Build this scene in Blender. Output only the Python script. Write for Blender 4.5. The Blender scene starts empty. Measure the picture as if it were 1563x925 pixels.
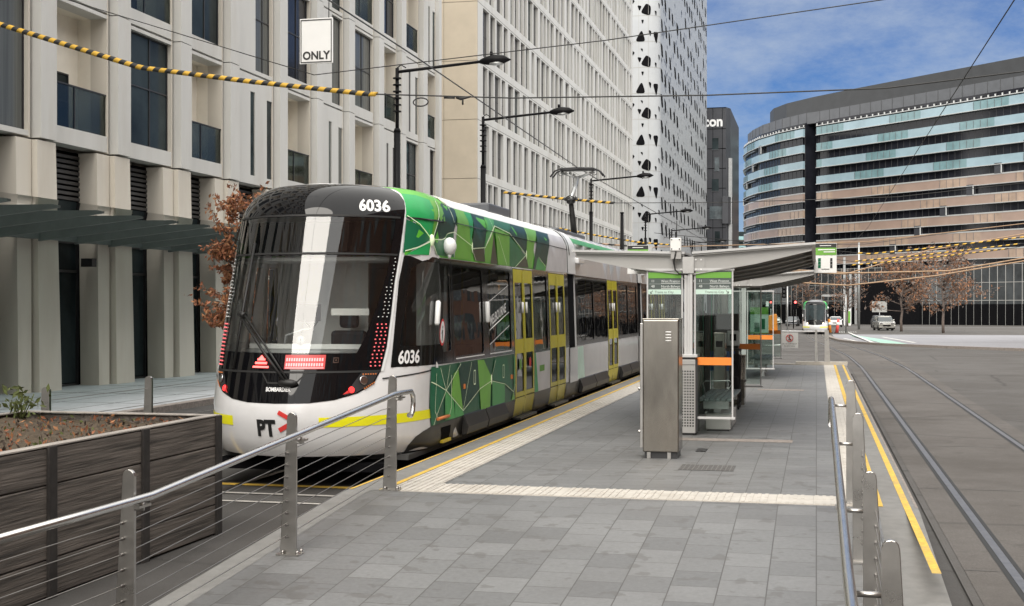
import bpy, math, random
from mathutils import Vector, Matrix
from mathutils.geometry import delaunay_2d_cdt
random.seed(7)
PI=math.pi
SC=bpy.context.scene
COL=SC.collection
R=math.radians

# ------------------------------------------------------------------ materials
def nt(name):
    m=bpy.data.materials.new(name); m.use_nodes=True
    t=m.node_tree; t.nodes.clear(); return m,t
def nd(t,k,**kw):
    n=t.nodes.new(k)
    for a,b in kw.items():
        if a in n.inputs.keys(): n.inputs[a].default_value=b
        else: setattr(n,a,b)
    return n
def rgba(c): return (c[0],c[1],c[2],1.)
def noise(t,vec,scale,detail=6,rough=.6):
    n=nd(t,'ShaderNodeTexNoise'); n.inputs['Scale'].default_value=scale
    n.inputs['Detail'].default_value=detail; n.inputs['Roughness'].default_value=rough
    t.links.new(vec,n.inputs['Vector']); return n.outputs['Fac']
def ramp(t,fac,stops):
    r=nd(t,'ShaderNodeValToRGB'); e=r.color_ramp.elements
    while len(e)<len(stops): e.new(.5)
    for i,(p,c) in enumerate(stops): e[i].position=p; e[i].color=rgba(c)
    t.links.new(fac,r.inputs['Fac']); return r.outputs['Color']
def mixc(t,fac,a,b,mode='MIX'):
    m=nd(t,'ShaderNodeMix',data_type='RGBA',blend_type=mode)
    for s,v in ((m.inputs[0],fac),(m.inputs[6],a),(m.inputs[7],b)):
        if hasattr(v,'links') or hasattr(v,'is_output'): t.links.new(v,s)
        elif isinstance(v,(int,float)): s.default_value=v
        else: s.default_value=rgba(v)
    return m.outputs[2]
def pm(name,col,rough=.5,metal=0.,var=.12,scale=3.,bump=0.,bscale=40.,coat=0.,spec=.5,dirt=None,dscale=.8,damt=.5,rvar=.1,emit=0.,stretch=None,ior=1.5):
    m,t=nt(name); L=t.links
    out=nd(t,'ShaderNodeOutputMaterial'); b=nd(t,'ShaderNodeBsdfPrincipled')
    tc=nd(t,'ShaderNodeTexCoord'); vec=tc.outputs['Object']
    if stretch:
        mp=nd(t,'ShaderNodeMapping'); mp.inputs['Scale'].default_value=stretch; L.new(vec,mp.inputs['Vector']); vec=mp.outputs['Vector']
    f=noise(t,vec,scale)
    lo=tuple(max(0,c*(1-var)) for c in col); hi=tuple(min(1,c*(1+var)) for c in col)
    c=ramp(t,f,[(.3,lo),(.7,hi)])
    if dirt:
        g=noise(t,vec,dscale,8,.65)
        rr=ramp(t,g,[(.5,(0,0,0)),(.75,(damt,)*3)])
        c=mixc(t,rr,c,dirt)
    L.new(c,b.inputs['Base Color'])
    rn=nd(t,'ShaderNodeMapRange'); L.new(f,rn.inputs['Value']); rn.inputs['To Min'].default_value=max(0,rough-rvar*.5); rn.inputs['To Max'].default_value=min(1,rough+rvar*.5)
    L.new(rn.outputs['Result'],b.inputs['Roughness'])
    b.inputs['Metallic'].default_value=metal; b.inputs['Specular IOR Level'].default_value=spec
    b.inputs['Coat Weight'].default_value=coat; b.inputs['Coat Roughness'].default_value=.03; b.inputs['IOR'].default_value=ior
    if bump:
        bn=nd(t,'ShaderNodeBump'); bn.inputs['Strength'].default_value=bump; bn.inputs['Distance'].default_value=.01
        L.new(noise(t,vec,bscale,4),bn.inputs['Height']); L.new(bn.outputs['Normal'],b.inputs['Normal'])
    if emit:
        b.inputs['Emission Color'].default_value=rgba(col); b.inputs['Emission Strength'].default_value=emit
    L.new(b.outputs['BSDF'],out.inputs['Surface']); return m
def glassm(name,tint,k=1.0,rough=.01,base=.04,wob=0.):
    m,t=nt(name); L=t.links
    out=nd(t,'ShaderNodeOutputMaterial'); tr=nd(t,'ShaderNodeBsdfTransparent'); tr.inputs['Color'].default_value=rgba(tint)
    gl=nd(t,'ShaderNodeBsdfGlossy'); gl.inputs['Roughness'].default_value=rough
    fr=nd(t,'ShaderNodeFresnel'); fr.inputs['IOR'].default_value=1.5
    if wob:
        tc=nd(t,'ShaderNodeTexCoord'); bn=nd(t,'ShaderNodeBump'); bn.inputs['Strength'].default_value=wob; bn.inputs['Distance'].default_value=.05
        L.new(noise(t,tc.outputs['Object'],1.3,2),bn.inputs['Height']); L.new(bn.outputs['Normal'],gl.inputs['Normal'])
    ml=nd(t,'ShaderNodeMath',operation='MULTIPLY_ADD'); ml.inputs[1].default_value=k; ml.inputs[2].default_value=base; ml.use_clamp=True
    L.new(fr.outputs['Fac'],ml.inputs[0])
    mx=nd(t,'ShaderNodeMixShader'); L.new(ml.outputs[0],mx.inputs[0]); L.new(tr.outputs[0],mx.inputs[1]); L.new(gl.outputs[0],mx.inputs[2])
    L.new(mx.outputs[0],out.inputs['Surface']); return m
def brickm(name,cols,mortar,bw,bh,ms=.004,rot=0.,rough=.6,off=.5,var=.3,bump=.3,dirt=(.08,.075,.07)):
    m,t=nt(name); L=t.links
    out=nd(t,'ShaderNodeOutputMaterial'); b=nd(t,'ShaderNodeBsdfPrincipled'); tc=nd(t,'ShaderNodeTexCoord')
    mp=nd(t,'ShaderNodeMapping'); mp.inputs['Rotation'].default_value=(0,0,rot); L.new(tc.outputs['Object'],mp.inputs['Vector'])
    br=nd(t,'ShaderNodeTexBrick'); br.offset=off; br.inputs['Scale'].default_value=1.; br.inputs['Brick Width'].default_value=bw; br.inputs['Row Height'].default_value=bh
    br.inputs['Mortar Size'].default_value=ms; br.inputs['Mortar Smooth'].default_value=.2; br.inputs['Bias'].default_value=0.
    br.inputs['Color1'].default_value=rgba(cols[0]); br.inputs['Color2'].default_value=rgba(cols[1]); br.inputs['Mortar'].default_value=rgba(mortar)
    L.new(mp.outputs['Vector'],br.inputs['Vector'])
    n1=noise(t,tc.outputs['Object'],26.,8,.7); n2=noise(t,tc.outputs['Object'],.55,8,.65)
    c=mixc(t,1.,br.outputs['Color'],ramp(t,n1,[(.25,(1-var,)*3),(.75,(1+var*.7,)*3)]),'MULTIPLY')
    c=mixc(t,ramp(t,n2,[(.46,(0,0,0)),(.74,(.5,)*3)]),c,dirt)
    sp=noise(t,tc.outputs['Object'],5.,3,.5)
    c=mixc(t,ramp(t,sp,[(.60,(0,0,0)),(.64,(.5,)*3)]),c,dirt)
    L.new(c,b.inputs['Base Color'])
    rr=nd(t,'ShaderNodeMapRange'); L.new(n2,rr.inputs['Value']); rr.inputs['To Min'].default_value=rough+.15; rr.inputs['To Max'].default_value=rough-.15; L.new(rr.outputs[0],b.inputs['Roughness'])
    bn=nd(t,'ShaderNodeBump'); bn.inputs['Strength'].default_value=bump; bn.inputs['Distance'].default_value=.004
    hh=nd(t,'ShaderNodeMath',operation='MULTIPLY_ADD'); L.new(n1,hh.inputs[0]); hh.inputs[1].default_value=.35; 
    iv=nd(t,'ShaderNodeMath',operation='SUBTRACT'); iv.inputs[0].default_value=1.; L.new(br.outputs['Fac'],iv.inputs[1]); L.new(iv.outputs[0],hh.inputs[2])
    L.new(hh.outputs[0],bn.inputs['Height']); L.new(bn.outputs['Normal'],b.inputs['Normal'])
    L.new(b.outputs['BSDF'],out.inputs['Surface']); return m

M={}
def D(k,*a,**kw): M[k]=pm(k,*a,**kw)
D('asphalt',(.085,.083,.082),.85,var=.35,scale=60,bump=.6,bscale=160,dirt=(.045,.042,.04),dscale=.35,damt=.8)
D('road_grey',(.105,.098,.093),.8,var=.3,scale=40,bump=.5,bscale=140,dirt=(.065,.058,.052),dscale=.25,damt=.8)
D('concrete',(.36,.345,.32),.8,var=.15,scale=8,bump=.3,bscale=90,dirt=(.2,.18,.16),dscale=.6)
D('edge_stone',(.185,.182,.175),.75,var=.15,scale=8,bump=.2,bscale=90,dirt=(.12,.11,.10),dscale=.6)
D('footway',(.40,.42,.44),.65,var=.14,scale=5,bump=.1,dirt=(.24,.24,.24),dscale=.3)
D('kerbstone',(.24,.21,.19),.8,var=.3,scale=14,bump=.4,bscale=60)
D('yellow_line',(.62,.40,.06),.7,var=.25,scale=25,dirt=(.2,.18,.14),dscale=3.,damt=.7)
D('white_line',(.62,.62,.6),.7,var=.2,scale=25,dirt=(.2,.2,.2),dscale=2.,damt=.7)
D('bike_green',(.30,.50,.42),.8,var=.2,scale=6,dirt=(.25,.28,.26))
D('tactile',(.50,.47,.425),.6,var=.12,scale=7,dirt=(.36,.32,.27),dscale=1.6,damt=.7,bump=.1)
D('rail_steel',(.30,.28,.26),.35,1.,var=.2,scale=12)
D('steel',(.47,.455,.435),.30,1.,var=.10,scale=6,dirt=(.26,.24,.22),dscale=2.2,damt=.35,rvar=.16)
M['brushed']=pm('brushed',(.27,.25,.222),.22,1.,var=.22,scale=2.2,dirt=(.17,.145,.12),dscale=1.3,damt=.75,rvar=.22,stretch=(1,1,.35))
D('chrome',(.64,.63,.61),.24,1.,var=.06,scale=5,rvar=.08)
D('cable_steel',(.30,.29,.28),.35,1.)
D('timber',(.125,.108,.094),.85,var=.7,scale=16,bump=1.,bscale=30,stretch=(1,.07,2.2),dirt=(.02,.018,.017),dscale=2.)
D('timber_cap',(.30,.275,.25),.8,var=.35,scale=9,bump=.5,stretch=(1,.12,1))
D('timber_end',(.03,.026,.024),.85,var=.4,scale=10)
D('soil',(.075,.055,.035),.95,var=.5,scale=30,bump=1.,bscale=60)
D('dry_leaf',(.25,.095,.045),.7,var=.5,scale=7)
D('dry_leaf_light',(.32,.15,.065),.7,var=.4,scale=7)
D('rust_leaf',(.24,.115,.06),.8,var=.5,scale=1)
D('weed',(.09,.11,.03),.8,var=.5,scale=9)
D('bark',(.06,.045,.035),.9,var=.4,scale=12,bump=.6)
D('bark_grey',(.14,.11,.095),.9,var=.3,scale=6)
D('cream',(.58,.575,.55),.55,var=.05,scale=1.2,dirt=(.44,.41,.36),dscale=.7,damt=.6,stretch=(1,1,.2))
D('cream_warm',(.60,.56,.49),.6,var=.05,scale=1.,dirt=(.47,.41,.33),dscale=.7,damt=.6,stretch=(1,1,.2))
D('beige',(.50,.44,.35),.65,var=.06,scale=1.,dirt=(.42,.37,.29),dscale=.3,damt=.5)
D('grey_panel',(.30,.30,.29),.5,var=.06,scale=2)
D('joint',(.09,.085,.08),.8)
D('dark_frame',(.03,.03,.032),.4)
D('louvre',(.035,.034,.034),.5,var=.2)
D('bglass_curtain',(.10,.105,.10),.12,var=.3,scale=2,spec=.25,stretch=(1,6,.1))
D('bglass',(.030,.040,.043),.06,var=.6,scale=.35,ior=1.17,spec=.5,rvar=.05)
D('bglass_dark',(.014,.015,.020),.10,var=.5,scale=.25,ior=1.35,rvar=.08)
D('bglass_pale',(.10,.12,.13),.06,var=.5,scale=.5,spec=.8)
D('curtain',(.22,.215,.2),.8,var=.2,scale=2)
D('awning_metal',(.15,.17,.165),.5,.1)
M['awning_glass']=glassm('awning_glass',(.40,.52,.49),1.2,.05,.10)
D('white_clad',(.36,.375,.39),.45,var=.05,scale=.6,dirt=(.31,.33,.36),dscale=.12,damt=.6)
D('hole',(.006,.006,.007),.9,var=.3,spec=.05)
D('tower_dark',(.045,.047,.055),.4,var=.18,scale=.4)
D('letter_white',(.85,.85,.85),.5,var=.03)
D('spandrel_blue',(.26,.36,.41),.22,var=.12,scale=.25)
D('spandrel_teal',(.15,.25,.27),.15,var=.2,scale=.5)
D('spandrel_pink',(.31,.23,.19),.3,var=.1,scale=.3)
D('spandrel_tan',(.36,.27,.21),.25,var=.2,scale=.5)
D('slab_white',(.42,.43,.43),.4,var=.08)
D('roof_dark',(.028,.03,.033),.5,var=.2,scale=.5)
D('roof_grey',(.085,.09,.10),.45,var=.14,scale=.6)
D('brownbrick',(.17,.085,.055),.8,var=.3,scale=2)
D('black_paint',(.005,.005,.006),.5,spec=.15)
D('blackgloss',(.005,.005,.006),.02,var=.2,spec=.36,rvar=.01)
D('rubber',(.015,.015,.015),.7)
D('tram_white',(.76,.76,.77),.16,var=.03,scale=1.,coat=.35,spec=.5,dirt=(.50,.49,.47),dscale=.9,damt=.4,rvar=.06)
D('tram_silver',(.56,.555,.56),.2,var=.06,scale=1.,coat=.2,metal=.0)
D('tram_roof',(.80,.81,.81),.35,var=.03)
D('blackband',(.008,.008,.008),.08,var=.2,spec=.3,rvar=.02)
D('tram_skirt',(.020,.020,.020),.35,var=.25,scale=3,spec=.3,dirt=(.07,.06,.05),dscale=1.5)
D('tram_yellow',(.92,.88,.01),.4,var=.04)
D('door_yellow',(.56,.49,.015),.3,var=.1,spec=.25)
D('door_edge',(.78,.72,.03),.3,var=.05)
for k,c in dict(e=(.02,.26,.075),d=(.012,.105,.05),l=(.125,.31,.045),k=(.010,.040,.028),m=(.025,.115,.048),b=(.05,.045,.028),g=(.06,.25,.075),w=(.46,.45,.46),base=(.022,.085,.045),top=(.085,.34,.03),line=(.62,.78,.5)).items():
    D('liv_'+k,tuple(x*1.32 for x in c),.3,var=.12,scale=2.5,spec=.14)
M['windscreen']=glassm('windscreen',(.88,.90,.88),1.25,.01,.045)
M['cab_glass']=glassm('cab_glass',(.75,.77,.76),.9,.01,.04)
M['tram_glass']=glassm('tram_glass',(.20,.20,.20),1.0,.01,.05,wob=.05)
M['shelter_glass']=glassm('shelter_glass',(.80,.85,.83),.7,.01,.0)
M['shelter_glass2']=glassm('balcony_glass',(.40,.44,.43),.25,.03,.02)
D('glass_edge',(.03,.20,.12),.2)
D('interior',(.05,.05,.05),.6)
D('interior_light',(.62,.62,.60),.6)
D('cab_grey',(.75,.76,.75),.5)
D('recess_lightened',(.84,.79,.69),.6,var=.04)  # cream made paler: light missing inside the balcony recess put into its colour
D('dash_grey',(.34,.35,.36),.5)
D('seat_dark',(.03,.035,.045),.8)
D('seat_blue',(.02,.06,.16),.8)
D('pole_yellow',(.6,.45,.03),.4)
D('led_red',(1.,.10,.09),.4,emit=2.6,var=0)
D('led_panel',(.42,.04,.04),.4,emit=.28,var=0)
D('led_pink',(.9,.28,.28),.4,emit=.8,var=0)
D('led_dot',(.78,.13,.14),.3,emit=.55,var=0)
D('tail_red',(.9,.03,.03),.15,emit=1.5,var=0)
D('reflector',(.6,.6,.62),.1,1.)
D('lamp_warm',(1.,.8,.5),.4,emit=3.,var=0)
D('led_orange',(1.,.42,.04),.4,emit=2.0,var=0)
D('orange_dim',(.62,.19,.05),.5)
D('red',(.65,.04,.04),.5)
D('logo_red',(.70,.05,.045),.4)
D('logo_grey',(.015,.015,.016),.4)
D('orange',(.85,.25,.035),.5,var=.06)
D('sign_green',(.14,.36,.045),.45,var=.05)
D('sign_dark',(.075,.095,.09),.45)
D('sign_mint',(.55,.72,.63),.45)
D('sign_white',(.78,.78,.77),.45,var=.03)
D('sign_text',(.70,.74,.72),.5)
D('sign_black',(.02,.02,.02),.5)
D('shelter_grey',(.38,.375,.365),.42,.15,var=.05,scale=2,dirt=(.28,.27,.26),dscale=1.)
D('shelter_light',(.52,.52,.52),.45,var=.05)
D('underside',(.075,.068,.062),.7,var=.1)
D('bench_slat',(.16,.185,.19),.5,var=.15)
D('cable_black',(.012,.012,.012),.5)
D('stripe_yellow',(.60,.36,.04),.6,var=.15)
D('stripe_black',(.02,.02,.02),.6)
D('rust_wire',(.36,.24,.15),.7,var=.2)
D('galv',(.42,.43,.43),.4,.7,var=.1)
D('car_white',(.72,.72,.72),.2,coat=.5,var=.03)
D('car_silver',(.42,.41,.38),.22,metal=.5,coat=.5,var=.05)
D('car_grey',(.10,.105,.115),.22,metal=.4,coat=.5,var=.05)
D('car_glass',(.04,.05,.055),.05,spec=.8)
D('barrier_orange',(.80,.27,.03),.55)
D('bollard_red',(.75,.09,.08),.5)
D('blue',(.02,.10,.35),.5)
D('pram_cloth',(.015,.015,.018),.9)
D('pale_building',(.45,.42,.37),.8)
D('aqua_glass',(.25,.40,.42),.2)
def crackm(name,col,sc,dirt,crack=.35):
    m,t=nt(name); L=t.links
    out=nd(t,'ShaderNodeOutputMaterial'); b=nd(t,'ShaderNodeBsdfPrincipled'); tc=nd(t,'ShaderNodeTexCoord'); v=tc.outputs['Object']
    n=noise(t,v,70.,6,.7); n2=noise(t,v,.32,9,.7); n3=noise(t,v,1.7,6,.6)
    c=ramp(t,n,[(.3,tuple(x*.65 for x in col)),(.7,tuple(x*1.35 for x in col))])
    c=mixc(t,ramp(t,n2,[(.42,(0,0,0)),(.62,(.8,)*3)]),c,dirt)
    c=mixc(t,ramp(t,n3,[(.60,(0,0,0)),(.72,(.55,)*3)]),c,tuple(x*.5 for x in dirt))
    vo=nd(t,'ShaderNodeTexVoronoi',feature='DISTANCE_TO_EDGE'); vo.inputs['Scale'].default_value=sc
    ds=nd(t,'ShaderNodeMix',data_type='VECTOR'); ds.inputs[0].default_value=.12; L.new(v,ds.inputs[4]); nn=nd(t,'ShaderNodeTexNoise'); nn.inputs['Scale'].default_value=1.1; L.new(v,nn.inputs['Vector']); L.new(nn.outputs['Color'],ds.inputs[5]); L.new(ds.outputs[1],vo.inputs['Vector'])
    c=mixc(t,ramp(t,vo.outputs['Distance'],[(.002,(crack,)*3),(.009,(0,0,0))]),c,(.02,.018,.016))
    L.new(c,b.inputs['Base Color']); b.inputs['Roughness'].default_value=.82
    bn=nd(t,'ShaderNodeBump'); bn.inputs['Strength'].default_value=.5; bn.inputs['Distance'].default_value=.01; L.new(n,bn.inputs['Height']); L.new(bn.outputs['Normal'],b.inputs['Normal'])
    L.new(b.outputs['BSDF'],out.inputs['Surface']); return m
M['road_grey']=crackm('road_grey',(.085,.080,.076),.22,(.052,.046,.041),.6)
M['asphalt']=crackm('asphalt',(.060,.057,.054),.3,(.036,.032,.029),.5)
M['track_slab']=crackm('track_slab',(.105,.096,.089),.15,(.06,.052,.045),.4)
M['paving']=brickm('paving',((.172,.174,.175),(.138,.140,.141)),(.06,.057,.053),.235,.325,.004,rot=PI/2,rough=.55,var=.22)
M['paving_ramp']=brickm('paving_ramp',((.185,.188,.190),(.125,.127,.129)),(.06,.057,.053),.38,.33,.0045,rot=PI/2,rough=.5,var=.22)
M['grate']=brickm('grate',((.015,.015,.015),(.02,.02,.02)),(.13,.125,.12),.05,.02,.007,rough=.5,off=0,var=.1,bump=.8)

# ------------------------------------------------------------------ mesh builder
ORG={}
class MB:
    def __init__(s): s.v=[];s.f=[];s.m=[];s.sm=[];s.n=None
    def add(s,vs,fs,m=0,smooth=False):
        o=len(s.v); s.v+= [tuple(p) for p in vs]
        for f in fs: s.f.append([o+i for i in f]); s.m.append(m); s.sm.append(smooth)
        return s
    def box(s,x0,x1,y0,y1,z0,z1,m=0):
        if x0>x1:x0,x1=x1,x0
        if y0>y1:y0,y1=y1,y0
        if z0>z1:z0,z1=z1,z0
        return s.add([(x0,y0,z0),(x1,y0,z0),(x1,y1,z0),(x0,y1,z0),(x0,y0,z1),(x1,y0,z1),(x1,y1,z1),(x0,y1,z1)],
          [(0,3,2,1),(4,5,6,7),(0,1,5,4),(1,2,6,5),(2,3,7,6),(3,0,4,7)],m)
    def quad(s,a,b,c,d,m=0): return s.add([a,b,c,d],[(0,1,2,3)],m)
    def prism(s,poly,f0,f1,m=0,smooth=False):
        n=len(poly); a=[f0(*p) for p in poly]; b=[f1(*p) for p in poly]
        ar=sum(poly[i][0]*poly[(i+1)%n][1]-poly[(i+1)%n][0]*poly[i][1] for i in range(n))
        s.add(a+b,[],m); o=len(s.v)-2*n
        s.f.append([o+i for i in range(n)][::-1]); s.f.append([o+n+i for i in range(n)]); s.m+=[m,m]; s.sm+=[False,False]
        for i in range(n):
            j=(i+1)%n; s.f.append([o+i,o+j,o+n+j,o+n+i]); s.m.append(m); s.sm.append(smooth)
        return s
    def xz(s,poly,y0,y1,m=0): return s.prism(poly,lambda a,b:(a,y1,b),lambda a,b:(a,y0,b),m)
    def yz(s,poly,x0,x1,m=0): return s.prism(poly,lambda a,b:(x0,a,b),lambda a,b:(x1,a,b),m)
    def xy(s,poly,z0,z1,m=0): return s.prism(poly,lambda a,b:(a,b,z0),lambda a,b:(a,b,z1),m)
    def tube(s,pts,r,n=8,m=0,mf=None,cap=True):
        pts=[Vector(p) for p in pts]; k=len(pts); rr=r if isinstance(r,(list,tuple)) else [r]*k
        o=len(s.v); up=None
        for i,p in enumerate(pts):
            t=(pts[min(k-1,i+1)]-pts[max(0,i-1)]).normalized()
            if up is None: up=Vector((0,0,1)) if abs(t.z)<.9 else Vector((1,0,0))
            x=t.cross(up); 
            if x.length<1e-5: x=t.orthogonal()
            x.normalize(); y=x.cross(t).normalized(); up=y
            for j in range(n):
                a=2*PI*j/n; q=p+x*(math.cos(a)*rr[i])+y*(math.sin(a)*rr[i]); s.v.append(tuple(q))
        for i in range(k-1):
            for j in range(n):
                s.f.append([o+i*n+j,o+i*n+(j+1)%n,o+(i+1)*n+(j+1)%n,o+(i+1)*n+j]); s.m.append(mf(i) if mf else m); s.sm.append(True)
        if cap:
            s.f.append([o+j for j in range(n)][::-1]); s.f.append([o+(k-1)*n+j for j in range(n)]); s.m+=[m,m]; s.sm+=[False,False]
        return s
    def cyl(s,c,ax,r,h,n=16,m=0):
        c=Vector(c); a=Vector(ax).normalized()*h/2; return s.tube([c-a,c+a],r,n,m)
    def ball(s,c,r,sx=1,sy=1,sz=1,n=12,m=0):
        o=len(s.v); k=n//2
        for i in range(k+1):
            t=PI*i/k
            for j in range(n):
                a=2*PI*j/n; s.v.append((c[0]+r*sx*math.sin(t)*math.cos(a),c[1]+r*sy*math.sin(t)*math.sin(a),c[2]+r*sz*math.cos(t)))
        for i in range(k):
            for j in range(n):
                s.f.append([o+i*n+j,o+(i+1)*n+j,o+(i+1)*n+(j+1)%n,o+i*n+(j+1)%n]); s.m.append(m); s.sm.append(True)
        return s
    def build(s,name,mats,parent=None,bevel=0.,loc=None,seg=2):
        org=ORG.get(parent.name) if parent else None
        if org is None: org=Vector(loc) if loc else Vector((0,0,0))
        me=bpy.data.meshes.new(name); me.from_pydata([tuple(Vector(p)-org) for p in s.v],[],s.f)
        if not isinstance(mats,(list,tuple)): mats=[mats]
        for k in mats: me.materials.append(M[k])
        me.polygons.foreach_set('material_index',s.m); me.polygons.foreach_set('use_smooth',s.sm)
        if s.n and len(s.n)==len(s.v): me.normals_split_custom_set_from_vertices(s.n)
        me.update()
        o=bpy.data.objects.new(name,me); COL.objects.link(o)
        if parent: o.parent=parent
        elif loc: o.location=loc
        ORG[o.name]=org
        if bevel:
            b=o.modifiers.new('bevel','BEVEL'); b.width=bevel; b.segments=seg; b.limit_method='ANGLE'; b.angle_limit=R(40)
        return o
def tag(o,label,cat,group=None):
    o['label']=label; o['category']=cat
    if group: o['group']=group
    return o
def thing(name,label,cat,loc=(0,0,0),group=None):
    o=bpy.data.objects.new(name,None); COL.objects.link(o); o.location=loc; o.empty_display_size=.2
    ORG[o.name]=Vector(loc); return tag(o,label,cat,group)
def struct(o): o['kind']='structure'; return o
def stuff(o): o['kind']='stuff'; return o
def kids(o): return [c for c in ALLC.get(o.name,[])]
ALLC={}
def index_children():
    ALLC.clear()
    for o in COL.objects:
        if o.parent: ALLC.setdefault(o.parent.name,[]).append(o)
def copy_tree(o,loc=None,rz=None,label=None,skip=()):
    r=o.copy(); COL.objects.link(r)
    if loc is not None: r.location=loc
    if rz is not None: r.rotation_euler=(0,0,rz)
    if label: r['label']=label
    def rec(a,b):
        for c in kids(a):
            if c.name.split('.')[0] in skip: continue
            d=c.copy(); COL.objects.link(d); d.parent=b; rec(c,d)
    rec(o,r); return r
def pin(p,poly):
    x,y=p; r=False; n=len(poly)
    for i in range(n):
        a,b=poly[i],poly[(i+1)%n]
        if (a[1]>y)!=(b[1]>y) and x<(b[0]-a[0])*(y-a[1])/(b[1]-a[1])+a[0]: r=not r
    return r
def text2d(s,size=1.,align='LEFT',bold=0.,sx=1.):
    c=bpy.data.curves.new('t','FONT'); c.body=s; c.size=size; c.align_x=align; c.resolution_u=3; c.offset=bold; c.fill_mode='FRONT'
    o=bpy.data.objects.new('t',c); COL.objects.link(o)
    dg=bpy.context.evaluated_depsgraph_get(); me=o.evaluated_get(dg).to_mesh()
    vs=[(v.co.x*sx,v.co.y) for v in me.vertices]; fs=[list(p.vertices) for p in me.polygons]
    o.evaluated_get(dg).to_mesh_clear(); bpy.data.objects.remove(o); bpy.data.curves.remove(c)
    return vs,fs
def text3(mb,s,f,size,align='LEFT',bold=0.,sx=1.,m=0):
    vs,fs=text2d(s,size,align,bold,sx); mb.add([f(*p) for p in vs],fs,m)
def openwall(mb,f,y0,y1,z0,z1,ops,m=0):
    """wall in (y,z) with rectangular openings; f(y0,y1,z0,z1) adds a solid box"""
    cuts=sorted({y0,y1}|{min(max(a,y0),y1) for o in ops for a in o[:2]})
    for a,b in zip(cuts,cuts[1:]):
        if b-a<1e-4: continue
        mid=(a+b)/2; hs=sorted((max(z0,o[2]),min(z1,o[3])) for o in ops if o[0]<mid<o[1] and o[3]>z0 and o[2]<z1)
        z=z0
        for h0,h1 in hs:
            if h0-z>1e-4: f(a,b,z,h0)
            z=max(z,h1)
        if z1-z>1e-4: f(a,b,z,z1)

# ------------------------------------------------------------------ levels
def lerp(tab,x):
    if x<=tab[0][0]: return tab[0][1]
    for (a,b),(c,d) in zip(tab,tab[1:]):
        if x<=c: return b+(d-b)*(x-a)/(c-a)
    return tab[-1][1]
def G(y): return lerp([(45,0.),(130,-.9),(180,-.9),(290,-1.7),(400,-1.7)],y)
def P(y): return lerp([(7.5,0.),(11.7,.30)],y)      # platform and its ramp
GY=[-80,-20,0,20,45,60,75,90,110,130,155,180,235,290,400,900,3000]
def strip(name,mat,xl,xr,y0,y1,dz,n=None):
    ys=sorted({y0,y1}|{y for y in GY if y0<y<y1}); mb=MB()
    fl=xl if callable(xl) else (lambda y:xl); fr=xr if callable(xr) else (lambda y:xr)
    for a,b in zip(ys,ys[1:]):
        mb.quad((fl(a),a,G(a)+dz),(fr(a),a,G(a)+dz),(fr(b),b,G(b)+dz),(fl(b),b,G(b)+dz))
    return struct(mb.build(name,mat))
# ------------------------------------------------------------------ pieces that stand apart become parts of their own
def split_parts(names):
    for o in list(COL.objects):
        if o.type!='MESH' or o.name.split('.')[0] not in names or not o.parent or o.get('kind')=='stuff': continue
        me=o.data
        if me.users>1: continue
        par=list(range(len(me.vertices)))
        def find(a):
            while par[a]!=a: par[a]=par[par[a]]; a=par[a]
            return a
        for e in me.edges:
            a,b=find(e.vertices[0]),find(e.vertices[1])
            if a!=b: par[a]=b
        gr={}
        for p in me.polygons: gr.setdefault(find(p.vertices[0]),[]).append(p.index)
        if not 2<=len(gr)<=80: continue
        vs=[tuple(v.co) for v in me.vertices]; ps=[(list(p.vertices),p.material_index,p.use_smooth) for p in me.polygons]; mats=list(me.materials); base=o.name.split('.')[0]
        for n,(k,ids) in enumerate(gr.items()):
            used=sorted({i for j in ids for i in ps[j][0]}); mp={a:i for i,a in enumerate(used)}
            m2=bpy.data.meshes.new(base); m2.from_pydata([vs[i] for i in used],[],[[mp[i] for i in ps[j][0]] for j in ids])
            for x in mats: m2.materials.append(x)
            m2.polygons.foreach_set('material_index',[ps[j][1] for j in ids]); m2.polygons.foreach_set('use_smooth',[ps[j][2] for j in ids]); m2.update()
            if n==0: o.data=m2
            else:
                c=o.copy(); c.data=m2; COL.objects.link(c); c.parent=o.parent
SPLITN={'door_sticker','lining_batten','hole_cluster','skirt','window_band','latch','articulation_cover','bellows','vent_slot','door_window','roof_panel_joint','poster_graphic','pier','lens','indicator_led_','seam_trim','pillar_trim','splice_plate','bolt','screw','panel_gap','pillar','portal_column','shadow_gap','symbol_panel','route_number_panel','contact_head','bearer','glass_edge','foot'}

# ------------------------------------------------------------------ tram
TX=-5.735;HA=1.285;NB=1.6;YC=14.9
ZS,ZT,RI=3.08,3.50,0.42
def rake(z):
    if z<0.95: return 0.22*((0.95-z)/0.62)**2
    return 0.27*(z-0.95)+0.015*(z-.95)**2
def prof(z):
    if z<0.6: return 0.06*((0.6-z)/0.27)**2
    i=0.0
    if z>1.3: i+=0.032*(z-1.3)
    if z>ZS:
        k=min(1,(z-ZS)/(ZT-ZS)); i+=RI*(1-math.sqrt(max(0,1-k*k)))
    return i
def S(q,z,off=0.):
    w=1.0
    if abs(q)<=1:
        th=q*PI/2; dx=HA*math.sin(th); y=YC-NB*math.cos(th)
        nx=math.sin(th)/HA; ny=-math.cos(th)/NB; l=math.hypot(nx,ny); nx/=l;ny/=l
    else:
        sg=1 if q>0 else -1; dx=sg*HA; y=YC+(abs(q)-1); nx,ny=sg,0.
        w=max(0,1-(abs(q)-1)/1.0); w=w*w*(3-2*w)
    k=off-prof(z)
    return Vector((TX+dx+nx*k, y+ny*k+rake(z)*w, z))
def SN(q,z):
    z=min(z,3.49); e=2e-3
    a=S(q+e,z)-S(q-e,z); b=S(q,z+e)-S(q,z-e); n=a.cross(b); n.normalize(); return n
def SO(q,z,off=0.):
    return S(q,z)+SN(q,z)*off if off else S(q,z)
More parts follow.
